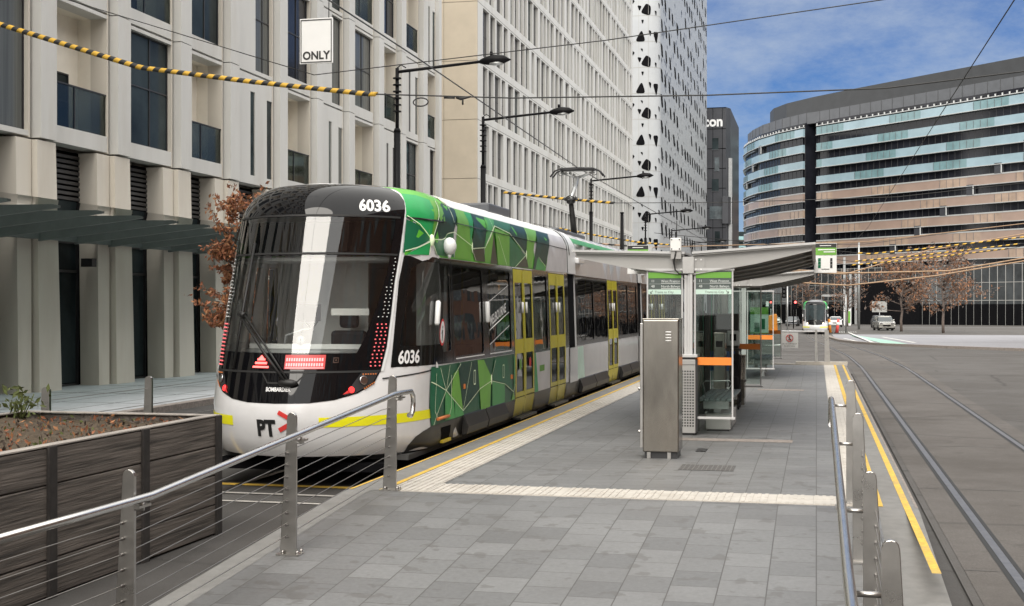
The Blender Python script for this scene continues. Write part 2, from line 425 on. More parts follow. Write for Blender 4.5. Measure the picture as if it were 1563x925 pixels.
QG=[i*.05 for i in range(21)]+[1.15,1.3,1.45,1.6,1.75,1.9,2.0]+[3+i for i in range(30)]
QG=sorted({-a for a in QG}|set(QG))
ZG=[.33,.37,.42,.5,.6,.75,.95,1.3,1.7,2.1,2.5,2.85,3.08,3.16,3.23,3.29,3.34,3.38,3.415,3.44,3.46,3.477,3.49,3.497]
def segd(p,a,b):
    ax,ay=a;bx,by=b;dx,dy=bx-ax,by-ay;l=dx*dx+dy*dy
    t=0 if l==0 else max(0,min(1,((p[0]-ax)*dx+(p[1]-ay)*dy)/l))
    return math.hypot(p[0]-ax-t*dx,p[1]-ay-t*dy)
def wrap(mb,poly,off=0.,holes=(),m=0):
    if mb.n is None: mb.n=[]
    V=[];E=[]
    loops=[poly]+list(holes); segs=[]
    for lp in loops:
        s0=len(V)
        for i in range(len(lp)):
            a,b=lp[i],lp[(i+1)%len(lp)]; segs.append((a,b))
            n=max(1,sum(min(a[0],b[0])<g<max(a[0],b[0]) for g in QG),sum(min(a[1],b[1])<g<max(a[1],b[1]) for g in ZG))
            for k in range(n): V.append((a[0]+(b[0]-a[0])*k/n,a[1]+(b[1]-a[1])*k/n))
        e0=len(V); E+=[(i,i+1) for i in range(s0,e0-1)]+[(e0-1,s0)]
    x0=min(p[0] for p in poly);x1=max(p[0] for p in poly);y0=min(p[1] for p in poly);y1=max(p[1] for p in poly)
    for g in QG:
        if not x0<g<x1: continue
        for z in ZG:
            if not y0<z<y1: continue
            if not pin((g,z),poly) or any(pin((g,z),h) for h in holes): continue
            if min(segd((g,z),a,b) for a,b in segs)<.012: continue
            V.append((g,z))
    r=delaunay_2d_cdt([Vector(p) for p in V],E,[],0,1e-6)
    fs=[]
    for f in r[2]:
        c=(sum(r[0][i][0] for i in f)/len(f),sum(r[0][i][1] for i in f)/len(f))
        if pin(c,poly) and not any(pin(c,h) for h in holes): fs.append(list(f))
    used=sorted({i for f in fs for i in f}); mp={a:i for i,a in enumerate(used)}
    mb.add([SO(r[0][i][0],r[0][i][1],off) for i in used],[[mp[i] for i in f] for f in fs],m,True)
    mb.n+=[tuple(SN(r[0][i][0],r[0][i][1])) for i in used]
    return mb
def mir(poly): return [(-a,b) for a,b in poly][::-1]
def rect(a,b,c,d): return [(a,c),(b,c),(b,d),(a,d)]
def rrect(a,b,c,d,r=.06):
    o=[]
    for cx,cy,t in ((b-r,c+r,-90),(b-r,d-r,0),(a+r,d-r,90),(a+r,c+r,180)):
        for k in range(4):
            t2=R(t+30*k); o.append((cx+r*math.cos(t2),cy+r*math.sin(t2)))
    return o
def wline(mb,pts,w,off,m=0):
    for (a,b),(c,d) in zip(pts,pts[1:]):
        # width measured on the surface
        kx=2.0 if abs(a)<1 and abs(c)<1 else 1.0
        dx,dy=(c-a)*kx,d-b; l=math.hypot(dx,dy) or 1; nx,ny=-dy/l*w/2/kx,dx/l*w/2
        wrap(mb,[(a-nx,b-ny),(c-nx,d-ny),(c+nx,d+ny),(a+nx,b+ny)],off,(),m)
def qx(dx): return math.asin(max(-1,min(1,dx/HA)))*2/PI

tram=thing('tram','large green and white tram with black glossy nose stopped beside the platform','tram',(TX,13.3,0))
def tp(mb,name,mats,parent=None,**kw): return mb.build(name,mats,parent or tram,**kw)

MR=[(.0,.995),(.176,1.0),(.31,1.03),(.43,1.095),(.515,1.19),(.55,1.33),(.577,1.6),(.589,1.96),(.597,2.34),(.617,2.72),(.628,3.1),(.645,3.30),(.635,3.39),(.60,3.45),(.52,3.475)]
MASK=MR+[(0,3.482)]+[(-a,b) for a,b in MR[:0:-1]]
MASKH=[(a*.985,1.02+(b-1.02)*.99+.005) for a,b in MASK]
WS=[(-.50,1.545),(.405,1.535),(.44,1.68),(.497,2.04),(.545,2.45),(.553,2.635),(-.575,2.635),(-.585,2.2),(-.575,1.75),(-.555,1.60)]
DW=[(-.58,2.665),(.555,2.665),(.565,2.90),(.57,3.075),(-.59,3.075)]
CABG=[(.665,1.60),(.705,2.50),(.80,2.585),(1.0,2.58),(1.16,2.3),(1.25,1.60)]
CABG2=rrect(1.42,1.92,1.5,2.55)
W1=rrect(2.08,3.58,1.42,2.56);W2=rrect(3.86,5.26,1.42,2.56);W3=rrect(7.0,8.0,1.34,2.56)
DOORS1=[(5.45,6.85),(8.15,9.6)]
def dhole(a,b): return rect(a,b,.385,2.635)
# body shell of the leading car
mb=MB(); hs=[MASKH]
for p in (CABG,CABG2,W1,W2,W3): hs+=[p,mir(p)]
for a,b in DOORS1: hs+=[dhole(a,b)]
wrap(mb,[(-9.95,.36),(-1.2,.36),(-.8,.38),(-.3,.40),(.3,.40),(.8,.38),(1.2,.36),(9.95,.36),(9.95,3.498),(-9.95,3.498)],0,hs)
tp(mb,'body_shell','tram_white')
def roof(q0,q1,name='roof'):
    mb=MB(); qs=[q for q in QG if q0<=q<=q1]; qs=sorted(set(qs+[q0,q1])); o=[]
    for q in qs:
        a,b=S(-q,3.498),S(q,3.498)
        for k in range(7):
            t=k/6; p=a.lerp(b,t); o.append((p.x,p.y,p.z+.05*math.sin(PI*t)*min(1,q)))
    fs=[(i*7+k,i*7+k+1,(i+1)*7+k+1,(i+1)*7+k) for i in range(len(qs)-1) for k in range(6)]
    mb.add(o,fs,0,True); return tp(mb,name,'tram_roof')
roof(.0,9.95)
for sg in (1,-1):
    mb=MB(); p=[(2.3,3.325),(9.94,3.32),(9.94,3.497),(2.15,3.497)]; wrap(mb,p if sg>0 else mir(p),.003); tp(mb,'roof_shoulder','tram_roof')  # white roof edge; light from the sky above put into its paler colour
# nose mask and glazing
mb=MB(); wrap(mb,MASK,.006,[WS,DW]); msk=tp(mb,'nose_mask','blackgloss')
mb=MB(); wrap(mb,WS,.004); tp(mb,'windscreen','windscreen')
mb=MB(); wrap(mb,DW,.004); tp(mb,'destination_window','windscreen')
mb=MB()
for z in (2.65,3.09,1.332):
    wrap(mb,rect(-.60 if z>2 else -.55,.60 if z>2 else .55,z-.011,z+.011),.011)
tp(mb,'seam_trim','rubber',msk)
mb=MB(); wrap(mb,[(.553,1.33),(.58,1.6),(.592,1.96),(.60,2.34),(.62,2.72),(.631,3.1),(.640,3.1),(.630,2.72),(.611,2.34),(.603,1.96),(.592,1.6),(.566,1.33)],.010)
wrap(mb,mir([(.553,1.33),(.58,1.6),(.592,1.96),(.60,2.34),(.62,2.72),(.631,3.1),(.640,3.1),(.630,2.72),(.611,2.34),(.603,1.96),(.592,1.6),(.566,1.33)]),.010)
tp(mb,'pillar_trim','tram_roof')
mb=MB()
for sg in (1,-1): wline(mb,[(.565*sg,1.245),(.985*sg,1.30)],.016,.004)
tp(mb,'panel_gap','rubber')
# LED strips in the mask, one each side
for sg in (1,-1):
    mb=MB()
    for i in range(30):
        z=1.39+i*.042; e=lerp([(1.3,.545),(1.6,.572),(1.96,.582),(2.34,.592),(2.72,.61)],z)-.012
        n=3 if z<1.95 else (2 if z<2.3 else 1)
        if 1.86<z<1.90: continue
        for k in range(n):
            q=(e-.026*k-(.006 if i%2 else 0))*sg; c=SO(q,z,.012); nn=SN(q,z)
            mb.tube([c-nn*.008,c+nn*.003],.0078 if z<1.9 else .006,7,0 if z<1.9 else 1)
    tp(mb,'led_strip',['led_dot','sign_white'],msk)
    # lamp cluster in the lower corner
    mb=MB(); wrap(mb,[(sg*a,b) for a,b in ((.36,1.075),(.42,1.10),(.505,1.20),(.54,1.32),(.44,1.32))][::sg],.009); cl=tp(mb,'lamp_cluster','dark_frame')
    c=SO(.395*sg,1.135,.012); nn=SN(.395*sg,1.135); mb=MB(); mb.tube([c,c+nn*.012],[.036,.03],16); tp(mb,'tail_lamp','tail_red',cl)
    c=SO(.455*sg,1.235,.012); nn=SN(.455*sg,1.235); mb=MB(); mb.tube([c,c+nn*.014],[.055,.045],16); tp(mb,'headlamp','reflector',cl)
    mb=MB()
    for i in range(6):
        for q,z in ((.45+.014*i,1.30),(.515-.01*i,1.205+.0*i)):
            c=SO(q*sg,z-(.012*i if z<1.25 else 0),.012); nn=SN(q*sg,z); mb.tube([c,c+nn*.006],.009,6)
    tp(mb,'indicator_led','orange_dim',cl)
    mb=MB(); wrap(mb,[(sg*a,b) for a,b in ((.35,1.085),(.385,1.10),(.375,1.13))][::sg],.013); tp(mb,'reflector_patch','red',cl)
# STOP triangle and brake board behind the glass foot
mb=MB(); 
for k,(a,b) in enumerate(((1.375,1.395),(1.415,1.44),(1.455,1.475))):
    h=.052-.012*k*1.1; wrap(mb,rect(-.115-h,-.115+h,a,b),.012)
wrap(mb,[(-.135,1.475),(-.095,1.475),(-.115,1.515)],.012)
tp(mb,'brake_triangle','led_red',msk)
mb=MB(); wrap(mb,rect(.028,.245,1.365,1.52),.010,(),0)
for i in range(15):
    for j in range(2):
        q=.036+i*.0135; z=1.395+j*.055; wrap(mb,rect(q,q+.0085,z,z+.035),.013,(),1)
wrap(mb,rect(.034,.238,1.373,1.382),.013,(),1)
tp(mb,'brake_panel',['led_panel','led_pink'],msk)
mb=MB(); wrap(mb,rect(.285,.315,1.43,1.49),.010,[rect(.290,.310,1.44,1.48)]); wrap(mb,rect(.296,.304,1.45,1.47),.010); tp(mb,'camera_mark','reflector',msk)
# wiper
mb=MB(); nn=SN(0,1.4)*.05
def wp(q,z,o=.05): return SO(q,z,o)
mb.tube([wp(.05,1.22),wp(-.10,1.55),wp(-.30,1.93)],.016,6); mb.tube([wp(.075,1.20),wp(-.05,1.52),wp(-.275,1.95)],.012,6)
mb.tube([wp(-.315,1.96),wp(-.265,1.935)],.035,8); mb.tube([wp(-.30,2.78,.02),wp(-.305,1.95,.03),wp(-.315,1.36,.02)],.016,5)
b=wp(.06,1.21,.03); mb.ball(b,.075,1.6,.6,.6)
tp(mb,'wiper','cable_black')
mb=MB(); wline(mb,[(-.10,1.33),(-.06,1.215),(.10,1.215),(.155,1.33)],.016,.009); tp(mb,'wiper_housing','rubber',msk)
# lettering on the nose
def nose_text(s,dx,z,size,mat,name,bold=.0,sx=1.,off=.009):
    mb=MB(); text3(mb,s,lambda x,y:SO(qx(dx+x),z+y,off),size,bold=bold,sx=sx); return tp(mb,name,mat)
nose_text('6036',.66,3.155,.185,'letter_white','fleet_number',.006,.80)
nose_text('BOMBARDIER',-.13,1.125,.062,'letter_white','maker_lettering',.002,.75)
nose_text('PT',-.235,.645,.24,'logo_grey','operator_logo',.012,.84,.006)
mb=MB()
for a,b in (((.035,.905),(.215,.805)),((.215,.805),(.035,.705))):
    wline(mb,[(qx(a[0]),a[1]),(qx(b[0]),b[1])],.048,.007)
tp(mb,'logo_chevron','logo_red')
for sg,(a,b) in ((1,(.232,.99)),(-1,(.30,.99))):
    mb=MB(); wrap(mb,[(sg*a,.735),(sg*b,.735),(sg*b,.843),(sg*a,.843)][::sg],.003); tp(mb,'reflective_stripe','tram_yellow')
c=SO(.62,.475,.0);mb=MB();mb.tube([c-SN(.62,.475)*.02,c+SN(.62,.475)*.004],.035,12);tp(mb,'tow_cover','hole')
# green livery
FAC=[('e',[(0.655,3.40),(0.79,3.40),(0.92,3.36),(0.87,2.88),(0.75,3.03),(.64,3.10)]),('d',[(0.645,3.08),(0.75,3.02),(0.87,2.86),(0.76,2.77),(.64,2.68)]),('e',[(0.76,2.75),(0.87,2.83),(0.86,2.67),(0.66,2.66)]),
('l',[(0.92,3.36),(1.9,3.38),(1.99,3.35),(0.88,2.88)]),('k',[(2.02,3.36),(2.54,3.36),(2.19,3.0),(0.89,2.86),(0.94,3.14)]),('m',[(0.89,2.85),(2.19,3.0),(2.17,2.68),(0.95,2.68)]),
('l',[(2.5,3.34),(2.97,3.35),(3.06,2.86),(2.99,2.67),(2.19,2.67)]),('e',[(2.97,3.35),(3.33,3.36),(3.02,2.88)]),('k',[(3.33,3.36),(4.06,3.36),(3.73,2.86),(3.08,2.82)]),('b',[(3.1,2.81),(3.72,2.86),(3.77,2.67),(3.21,2.67)]),
('g',[(4.06,3.36),(4.72,3.36),(4.42,3.21),(3.75,2.86)]),('l',[(3.77,2.85),(4.4,3.2),(4.12,2.69),(3.77,2.67)]),('b',[(4.32,3.09),(4.07,2.66),(4.5,2.66)]),('l',[(4.44,3.18),(5.33,3.13),(5.25,2.66),(4.52,2.66)]),
('m',[(4.63,3.34),(5.67,3.35),(5.32,3.16),(4.44,3.22)]),('k',[(5.67,3.35),(6.66,3.34),(6.43,2.88),(5.34,3.15)]),('m',[(5.32,3.12),(6.37,2.86),(5.62,2.66),(5.25,2.66)]),('b',[(6.4,2.85),(6.59,2.67),(5.68,2.66)]),
('l',[(6.66,3.34),(7.56,3.34),(7.07,3.07),(6.85,2.67),(6.59,2.67),(6.43,2.87)]),('k',[(7.49,3.32),(8.55,3.32),(7.96,2.75),(7.34,2.86),(7.11,2.66),(6.91,2.66)]),('g',[(7.34,2.86),(7.88,2.72),(7.8,2.66),(7.11,2.66)]),
('w',[(8.6,3.32),(9.93,3.32),(9.93,2.67),(7.94,2.66)]),
('d',[(0.96,1.33),(1.3,1.31),(1.62,1.02),(1.03,0.64),(0.98,0.65)]),('g',[(1.59,1.01),(1.98,0.9),(2.04,0.65),(1.58,0.65)]),('l',[(1.98,1.21),(2.2,1.25),(2.42,0.72),(1.85,0.95)]),('g',[(2.04,0.87),(2.42,0.71),(2.47,0.65),(2.04,0.65)]),
('k',[(2.2,1.32),(3.17,1.32),(3.29,0.93),(2.42,0.72)]),('l',[(3.17,1.33),(3.51,1.32),(3.93,1.07),(3.86,0.63),(3.35,0.65)]),('g',[(3.99,1.0),(4.75,0.93),(4.75,0.64),(3.99,0.65)]),('d',[(4.13,1.31),(4.89,1.31),(5.26,0.78),(4.75,0.93),(3.99,1.02)]),
('g',[(5.34,1.3),(5.42,1.3),(5.42,0.85),(5.34,0.77)]),('l',[(5.3,0.77),(5.42,0.66),(5.18,0.65)])]
LIN=[[(0.645,3.12),(0.75,3.03),(0.87,2.86),(2.19,3.0),(3.06,2.86),(3.1,2.83),(3.77,2.87),(4.43,3.2)],[(0.65,2.70),(0.76,2.76),(0.87,2.84)],[(0.87,2.84),(0.86,2.67)],[(0.88,2.84),(0.95,2.68)],[(.88,2.86),(1.0,3.36)],[(3.06,2.82),(3.24,2.67)],[(4.43,3.21),(5.34,3.15),(6.43,2.87),(5.62,2.66)],[(7.38,2.87),(7.92,2.73)],[(4.58,3.07),(5.06,2.66)],[(4.43,3.21),(3.81,2.9)],
[(0.97,1.16),(1.62,1.02),(2.42,0.71),(3.29,0.94),(3.93,1.01),(4.75,0.92),(5.3,0.77),(5.42,0.88)],[(1.03,0.64),(1.62,1.02),(2.31,1.32)],[(1.3,1.31),(1.62,1.02),(1.79,1.32)],[(2.42,0.72),(2.85,1.32)],[(3.93,1.04),(4.19,1.3)]]
KEY='edlkmgbw'
for sg in (1,-1):
    mf=(lambda p:p) if sg>0 else mir
    mats=['liv_base','liv_line']+['liv_'+k for k in KEY]+['liv_top']
    up=MB(); wrap(up,mf([(.652,2.655),(.655,3.2),(.665,3.37),(.64,3.45),(.56,3.478),(.95,3.478),(1.95,3.468),(2.2,3.325),(8.55,3.32),(7.94,2.655)]),.002,(),10)
    lo=MB(); wrap(lo,mf([(.975,.62),(5.42,.62),(5.42,1.335),(.975,1.335)]),.002,(),0)
    for i,(k,p) in enumerate(FAC): wrap(up if p[0][1]>2 else lo,mf([(a,min(b,3.318) if a>2.3 else b) for a,b in p]),.0035+.0003*i,(),2+KEY.index(k))
    for l in LIN: wline(up if l[0][1]>2 else lo,[(a*sg,b) for a,b in l],.010,.0145,1)
    tp(up,'upper_livery_panel',mats); tp(lo,'lower_livery_panel',mats)
    for q,z in ((.87,2.85),(3.06,2.84),(6.43,2.87),(3.93,1.03)):
        c=SO(q*sg,z,.016); mb=MB(); mb.ball(c,.05,.12 if q>1 else .8,.6,1.5,8); tp(mb,'livery_dot','liv_line')
    # window band
    mb=MB(); band=[(.612,1.365),(.618,1.7),(.625,2.34),(.648,2.648),(5.43,2.648),(5.43,1.345),(2.1,1.345)]
    wrap(mb,mf(band),.004,[mf(CABG),mf(CABG2),mf(W1),mf(W2)]); tp(mb,'window_band','blackband')
    mb=MB(); 
    if sg>0:
        wrap(mb,rect(6.87,8.13,1.30,2.648),.004,[W3]); wrap(mb,rect(9.62,9.94,1.30,2.648),.004)
    else: wrap(mb,mf(rect(5.45,9.94,1.30,2.648)),.004,[mf(W3)])
    tp(mb,'window_band','blackband')
    for p in (CABG,CABG2,W1,W2,W3):
        mb=MB(); wrap(mb,mf(p),-.012); tp(mb,'side_window','cab_glass' if p is CABG or p is CABG2 else 'tram_glass')
    # white rubber sill under the two saloon windows
    for a,b in ((2.1,3.56),(3.88,5.24)):
        mb=MB(); wrap(mb,mf(rect(a,b,1.385,1.40)),.010); tp(mb,'window_sill','tram_roof')
    for a in (.99,3.72,13.75 if 0 else 2.0):
        if a==2.0: continue
        mb=MB(); c0,c1=SO(a*sg,1.83,.03),SO(a*sg,2.12,.03); mb.tube([c0,c0.lerp(c1,.06),c0.lerp(c1,.94),c1],[.02,.034,.034,.02],8); tp(mb,'marker_lamp','tram_roof')
    # dark skirt with the swept cut behind the nose
    mb=MB(); wrap(mb,mf([(.70,.362),(.735,.46),(.80,.55),(.88,.60),(.985,.635),(5.43,.635),(5.43,.362)]),.005)
    wrap(mb,mf(rect(6.87,8.13,.362,.66)),.005); wrap(mb,mf(rect(9.62,9.94,.362,.66)),.005); tp(mb,'skirt','tram_skirt')
    for a,b in ((2.45,3.55),(3.6,4.75)):
        mb=MB(); p=[S(a*sg,.62,.0),S(b*sg,.62,.0)]; x=p[0].x
        mb.xz([(x-.02*sg,.38),(x+.05*sg,.40),(x+.075*sg,.50),(x+.015*sg,.655),(x-.02*sg,.655)],p[0].y,p[1].y); tp(mb,'equipment_hatch','tram_skirt',bevel=.012)
    mb=MB(); wrap(mb,mf(rect(1.38,1.85,.40,.58)),.008); tp(mb,'step_recess','hole')
    mb=MB(); a,b=S(1.38*sg,.41,.02),S(1.85*sg,.41,.02); mb.box(a.x-.04,a.x+.02,a.y,b.y,.385,.42); tp(mb,'step_edge','pole_yellow')
    for q,z in ((2.48,1.02),(5.2,1.0)):
        mb=MB(); c=SO(q*sg,z,.012); mb.box(c.x-.012,c.x+.012,c.y-.03,c.y+.03,c.z-.03,c.z+.03); tp(mb,'side_reflector','orange_dim')
    mb=MB(); wrap(mb,mf(rect(6.87,8.13,.66,1.30)),.004,(),0)
    wrap(mb,mf([(6.87,.66),(7.15,.66),(6.95,1.30),(6.87,1.30)]),.006,(),1); wrap(mb,mf(rect(7.25,7.65,.98,1.08)),.006,(),2); tp(mb,'advert_panel',['liv_w','liv_e','sign_green'])
# sticker, half moon, ball camera, lettering on the platform side
mb=MB()
def disc(q,z,r,off,m,sx=1.,n=22):
    wrap(mb,[(q+sx*r*math.cos(2*PI*i/n),z+r*math.sin(2*PI*i/n)) for i in range(n)],off,(),m)
disc(1.37,1.74,.165,.008,0); disc(1.37,1.74,.135,.010,1)
disc(1.37,1.80,.022,.012,2,n=10); wrap(mb,rect(1.345,1.395,1.69,1.77),.012,(),2); wline(mb,[(1.36,1.70),(1.33,1.63)],.02,.012,2); wline(mb,[(1.38,1.70),(1.40,1.63)],.02,.012,2); wline(mb,[(1.35,1.76),(1.31,1.72)],.016,.012,2)
tp(mb,'no_boarding_sticker',['red','letter_white','sign_black'])
mb=MB(); wrap(mb,[(1.1,1.15)]+[(1.1+.12*math.sin(i*PI/10),1.27-.12*math.cos(i*PI/10)) for i in range(0,11)],.008); tp(mb,'half_moon_decal','letter_white')
mb=MB(); c=SO(1.53,2.80,.06); mb.ball(c,.105,.85,.9,1.05,14); mb.tube([c+Vector((0,0,-.10)),c+Vector((0,0,-.15))],[.03,.015],8); tp(mb,'camera_dome','tram_roof')
mb=MB(); text3(mb,'6036',lambda x,y:SO(.655+x/1.95,1.405+y,.010),.205,bold=.006,sx=.80); tp(mb,'fleet_number','letter_white')
mb=MB()
text3(mb,'MELBOURNE',lambda x,y:SO(4.0+x,1.78+y+x*.20,-.006),.185,bold=.004,sx=.93)
for z in (2.12,1.72,1.52): wline(mb,[(3.95,z),(5.18,z+.25)],.014,-.006)
tp(mb,'window_lettering','sign_white')
mb=MB(); wrap(mb,rect(4.35,5.1,2.22,2.46),-.03,(),0); text3(mb,'11',lambda x,y:SO(4.62+x,2.29+y,-.025),.12,m=1); tp(mb,'side_destination',['hole','led_orange'])
mb=MB()
for q in (1.02,1.46,2.0): wline(mb,[(q,1.37),(q,2.63)],.014,.007)
tp(mb,'cab_door_gap','rubber')
mb=MB(); wline(mb,[(1.12,1.25),(1.12,.80),(1.25,.68),(1.75,.70)],.012,.017); wline(mb,[(1.75,.70),(1.85,.80),(1.85,1.2)],.012,.017); tp(mb,'hatch_outline','liv_line')
mb=MB(); a,b=SO(1.2,.70,.02),SO(1.72,.70,.02); mb.tube([a,b],.02,6); tp(mb,'grab_handle','orange_dim')
mb=MB()
for q in (2.95,4.6): wline(mb,[(q,1.02),(q,1.2),(q+.09,1.2),(q+.09,1.02),(q,1.02)],.016,.017)
tp(mb,'latch','liv_line')
mb=MB(); wline(mb,[(2.2,3.12),(9.94,3.10)],.012,.0165); wline(mb,[(.64,3.095),(1.6,3.10)],.02,.016,0); tp(mb,'panel_gap','cable_black')
mb=MB(); wline(mb,[(2.14,3.46),(2.2,3.12)],.012,.017); wline(mb,[(4.3,3.38),(4.3,3.12)],.01,.017); wline(mb,[(6.6,3.38),(6.6,3.1)],.01,.017); tp(mb,'roof_panel_joint','liv_line')

# doors
def doorleafs(a,b,sg=1):
    w=(b-a)/2
    for k in range(2):
        d0=a+k*w; d1=d0+w; g=.012
        mb=MB(); wn=rect(d0+.11,d1-.09,1.55,2.42); wn2=rect(d0+.11,d1-.09,.74,1.33)
        if k: wn=rect(d0+.09,d1-.11,1.55,2.42); wn2=rect(d0+.09,d1-.11,.74,1.33)
        wrap(mb,rect(d0+g,d1-g,.375,2.625),.004,[wn,wn2])
        ed=(d1-.05,d1-.018) if k==0 else (d0+.018,d0+.05)
        wrap(mb,rect(ed[0],ed[1],.42,2.60),.012,(),1)
        lf=tp(mb,'door',['door_yellow','door_edge'])
        mb=MB(); wrap(mb,wn,-.006); wrap(mb,wn2,-.006); tp(mb,'door_window','tram_glass',lf)
        mb=MB(); wline(mb,[(d0+.02,.66),(d1-.02,.66)],.012,.008); wline(mb,[(d0+g/2,.38),(d0+g/2,2.62)],.018,.006); tp(mb,'door_seal','rubber',lf)
        q=(ed[0]+ed[1])/2+(-.10 if k==0 else .10)
        mb=MB(); p0,p1=SO(q,1.95,.02),SO(q,2.12,.02); mb.tube([p0,p1],.018,6); tp(mb,'door_sensor','sign_white',lf)
    mb=MB(); x=S(a,.4).x; mb.box(x-.05,x+.10,YC+a-1+.1,YC+b-1-.1,.325,.365); tp(mb,'door_step','tram_skirt',bevel=.008)
for a,b in DOORS1: doorleafs(a,b)
mb=MB(); disc(5.8,1.16,.09,.012,0,.9); disc(6.5,1.17,.08,.012,1,.9); tp(mb,'door_sticker',['sign_green','red'])

# following cars and articulations
def car(q0,q1,wins,doors,upmat):
    pl=[(q0,.36),(q1,.36),(q1,3.498),(q0,3.498)]
    mb=MB(); hs=[]
    for a,b in wins: hs+=[rrect(a,b,1.38,2.56,.04)]
    wrap(mb,pl,0,hs+[dhole(a,b) for a,b in doors]); wrap(mb,mir(pl),0,[mir(h) for h in hs])
    for q in (q0,q1):
        r=[S(q,z) for z in ZG]; l=[S(-q,z) for z in ZG]; n=len(mb.v); mb.add(r+l[::-1],[list(range(2*len(ZG)))]); mb.n+=[(0,-1 if q==q0 else 1,0)]*(2*len(ZG))
    tp(mb,'body_shell','tram_silver'); roof(q0,q1)
    mb=MB(); wrap(mb,rect(q0+.05,q1-.05,3.26,3.37),.003); tp(mb,'roof_stripe','liv_g')
    mb=MB(); wrap(mb,rect(q0,q1,1.30,2.648),.004,hs+[rect(a,b,1.2,2.7) for a,b in doors]); wrap(mb,mir(rect(q0,q1,1.30,2.648)),.004,[mir(h) for h in hs]); tp(mb,'window_band','blackband')
    for h in hs:
        for p in (h,mir(h)):
            mb=MB(); wrap(mb,p,-.012); tp(mb,'side_window','tram_glass')
    x=q0
    for a,b in sorted(doors)+[(q1,q1)]:
        if a-x>.3:
            mb=MB(); wrap(mb,rect(x,a-.02,.362,.64),.005); tp(mb,'skirt','tram_skirt')
            for k in range(2):
                w=(a-x-.5)/2; s0=x+.25+k*w
                mb=MB(); p0,p1=S(s0+.03,.6),S(s0+w-.03,.6); X=p0.x
                mb.xz([(X-.02,.38),(X+.05,.40),(X+.075,.50),(X+.015,.655),(X-.02,.655)],p0.y,p1.y); tp(mb,'equipment_hatch','tram_skirt',bevel=.012)
        x=b+.02
    for a,b in doors: doorleafs(a,b)
car(10.72,19.68,[(11.0,12.75),(12.9,14.5),(16.35,17.8),(17.9,19.4)],[(14.62,16.1)],0)
mb=MB(); wrap(mb,[(10.75,.66),(11.6,.66),(11.4,1.28),(10.75,1.28)],.004); tp(mb,'livery_patch','sign_mint')
car(20.45,31.4,[(20.7,21.6),(23.3,24.1),(25.8,27.2),(27.5,29.0)],[(21.75,23.15),(24.25,25.65)],0)
for a,b in ((9.95,10.72),(19.68,20.45)):
    for z0,z1,mt,off in ((2.66,3.498,'tram_roof',.02),(1.28,2.66,'rubber',-.03),(.64,1.28,'tram_white',.02),(.37,.64,'tram_skirt',0)):
        mb=MB(); p=rect(a-.01,b+.01,z0,z1); wrap(mb,p,off); wrap(mb,mir(p),off); tp(mb,'articulation_cover' if off>0 else 'bellows',mt if mt!='rubber' else 'hole')
    roof(a,b,'articulation_roof')
    mb=MB(); wline(mb,[(a+.1,3.49),(a+.12,3.2),(a+.14,3.0)],.05,.03); tp(mb,'roof_cable','cable_black')
    mb=MB(); c=SO(b+.1,2.93,.05); mb.box(c.x-.06,c.x+.05,c.y-.12,c.y+.5,c.z-.06,c.z+.05); tp(mb,'camera_arm','tram_white',bevel=.02)
# interior
mb=MB(); mb.box(TX-1.2,TX+1.2,14.3,46,.30,.36); tp(mb,'saloon_floor','interior')
mb=MB(); mb.box(TX-1.15,TX+1.15,16.0,46,2.66,2.70); tp(mb,'saloon_ceiling','interior_light')
mb=MB(); mb.box(TX-1.15,TX+.1,16.05,16.10,.36,2.66); mb.box(TX+.75,TX+1.15,16.05,16.10,.36,2.66); tp(mb,'cab_bulkhead','cab_grey')
mb=MB(); mb.xz([(TX-1.1,.36),(TX+1.1,.36),(TX+1.1,1.50),(TX-1.1,1.50)],14.35,14.9); 
mb.xy([(TX-1.0,14.95),(TX-.85,14.3),(TX-.5,13.95),(TX,13.82),(TX+.5,13.95),(TX+.85,14.3),(TX+1.0,14.95)],1.50,1.56); tp(mb,'dashboard','dash_grey',bevel=.02)
mb=MB(); mb.box(TX-.28,TX+.22,15.25,15.75,.36,.95); mb.box(TX-.26,TX+.2,15.62,15.78,.95,1.75); mb.box(TX-.15,TX+.10,15.63,15.76,1.78,2.0); tp(mb,'driver_seat','seat_dark',bevel=.05)
mb=MB(); mb.box(TX-.22,TX+.06,14.45,14.5,1.88,2.08); mb.tube([(TX-.12,14.47,1.88),(TX-.05,14.5,1.78),(TX+.02,14.5,1.88)],.012,6); tp(mb,'cab_monitor','hole')
mb=MB(); mb.tube([(TX-.30,14.25,1.56),(TX-.25,14.2,1.72),(TX-.05,14.2,1.78),(TX+.05,14.25,1.80)],.014,6); mb.ball((TX-.08,14.22,1.66),.06,1,.6,1,8); tp(mb,'desk_lamp','dash_grey')
mb=MB(); mb.box(TX-.72,TX+.72,14.22,14.26,1.565,1.62); tp(mb,'dash_rail','tram_roof')
mb=MB(); mb.box(TX+.15,TX+.62,14.6,14.62,1.95,2.03); tp(mb,'cab_notice','sign_white')
mb=MB(); mb.box(TX-1.05,TX+1.05,14.75,15.6,2.60,2.64); tp(mb,'cab_ceiling','cab_grey')
mb=MB(); mb.box(TX-.95,TX+.95,14.6,15.2,2.68,3.06); tp(mb,'destination_box','hole')
for y in [16.8,17.6,18.4,24.9+.6,26.2,27.2,30.8,31.8,40.2,41.4,42.4]:
    for x in (-.85,.55):
        mb=MB(); mb.box(TX+x-.2,TX+x+.42,y,y+.45,.75,.85); mb.box(TX+x-.2,TX+x+.42,y+.40,y+.5,.85,1.5); tp(mb,'passenger_seat','seat_blue',bevel=.03)
for y in [17.2,19.2,20.9,22.0,23.6,26.5,28.5,30.1,32.5,36,38,40]:
    mb=MB(); mb.tube([(TX+.5,y,.36),(TX+.5,y,2.66)],.018,6); tp(mb,'grab_pole','pole_yellow')
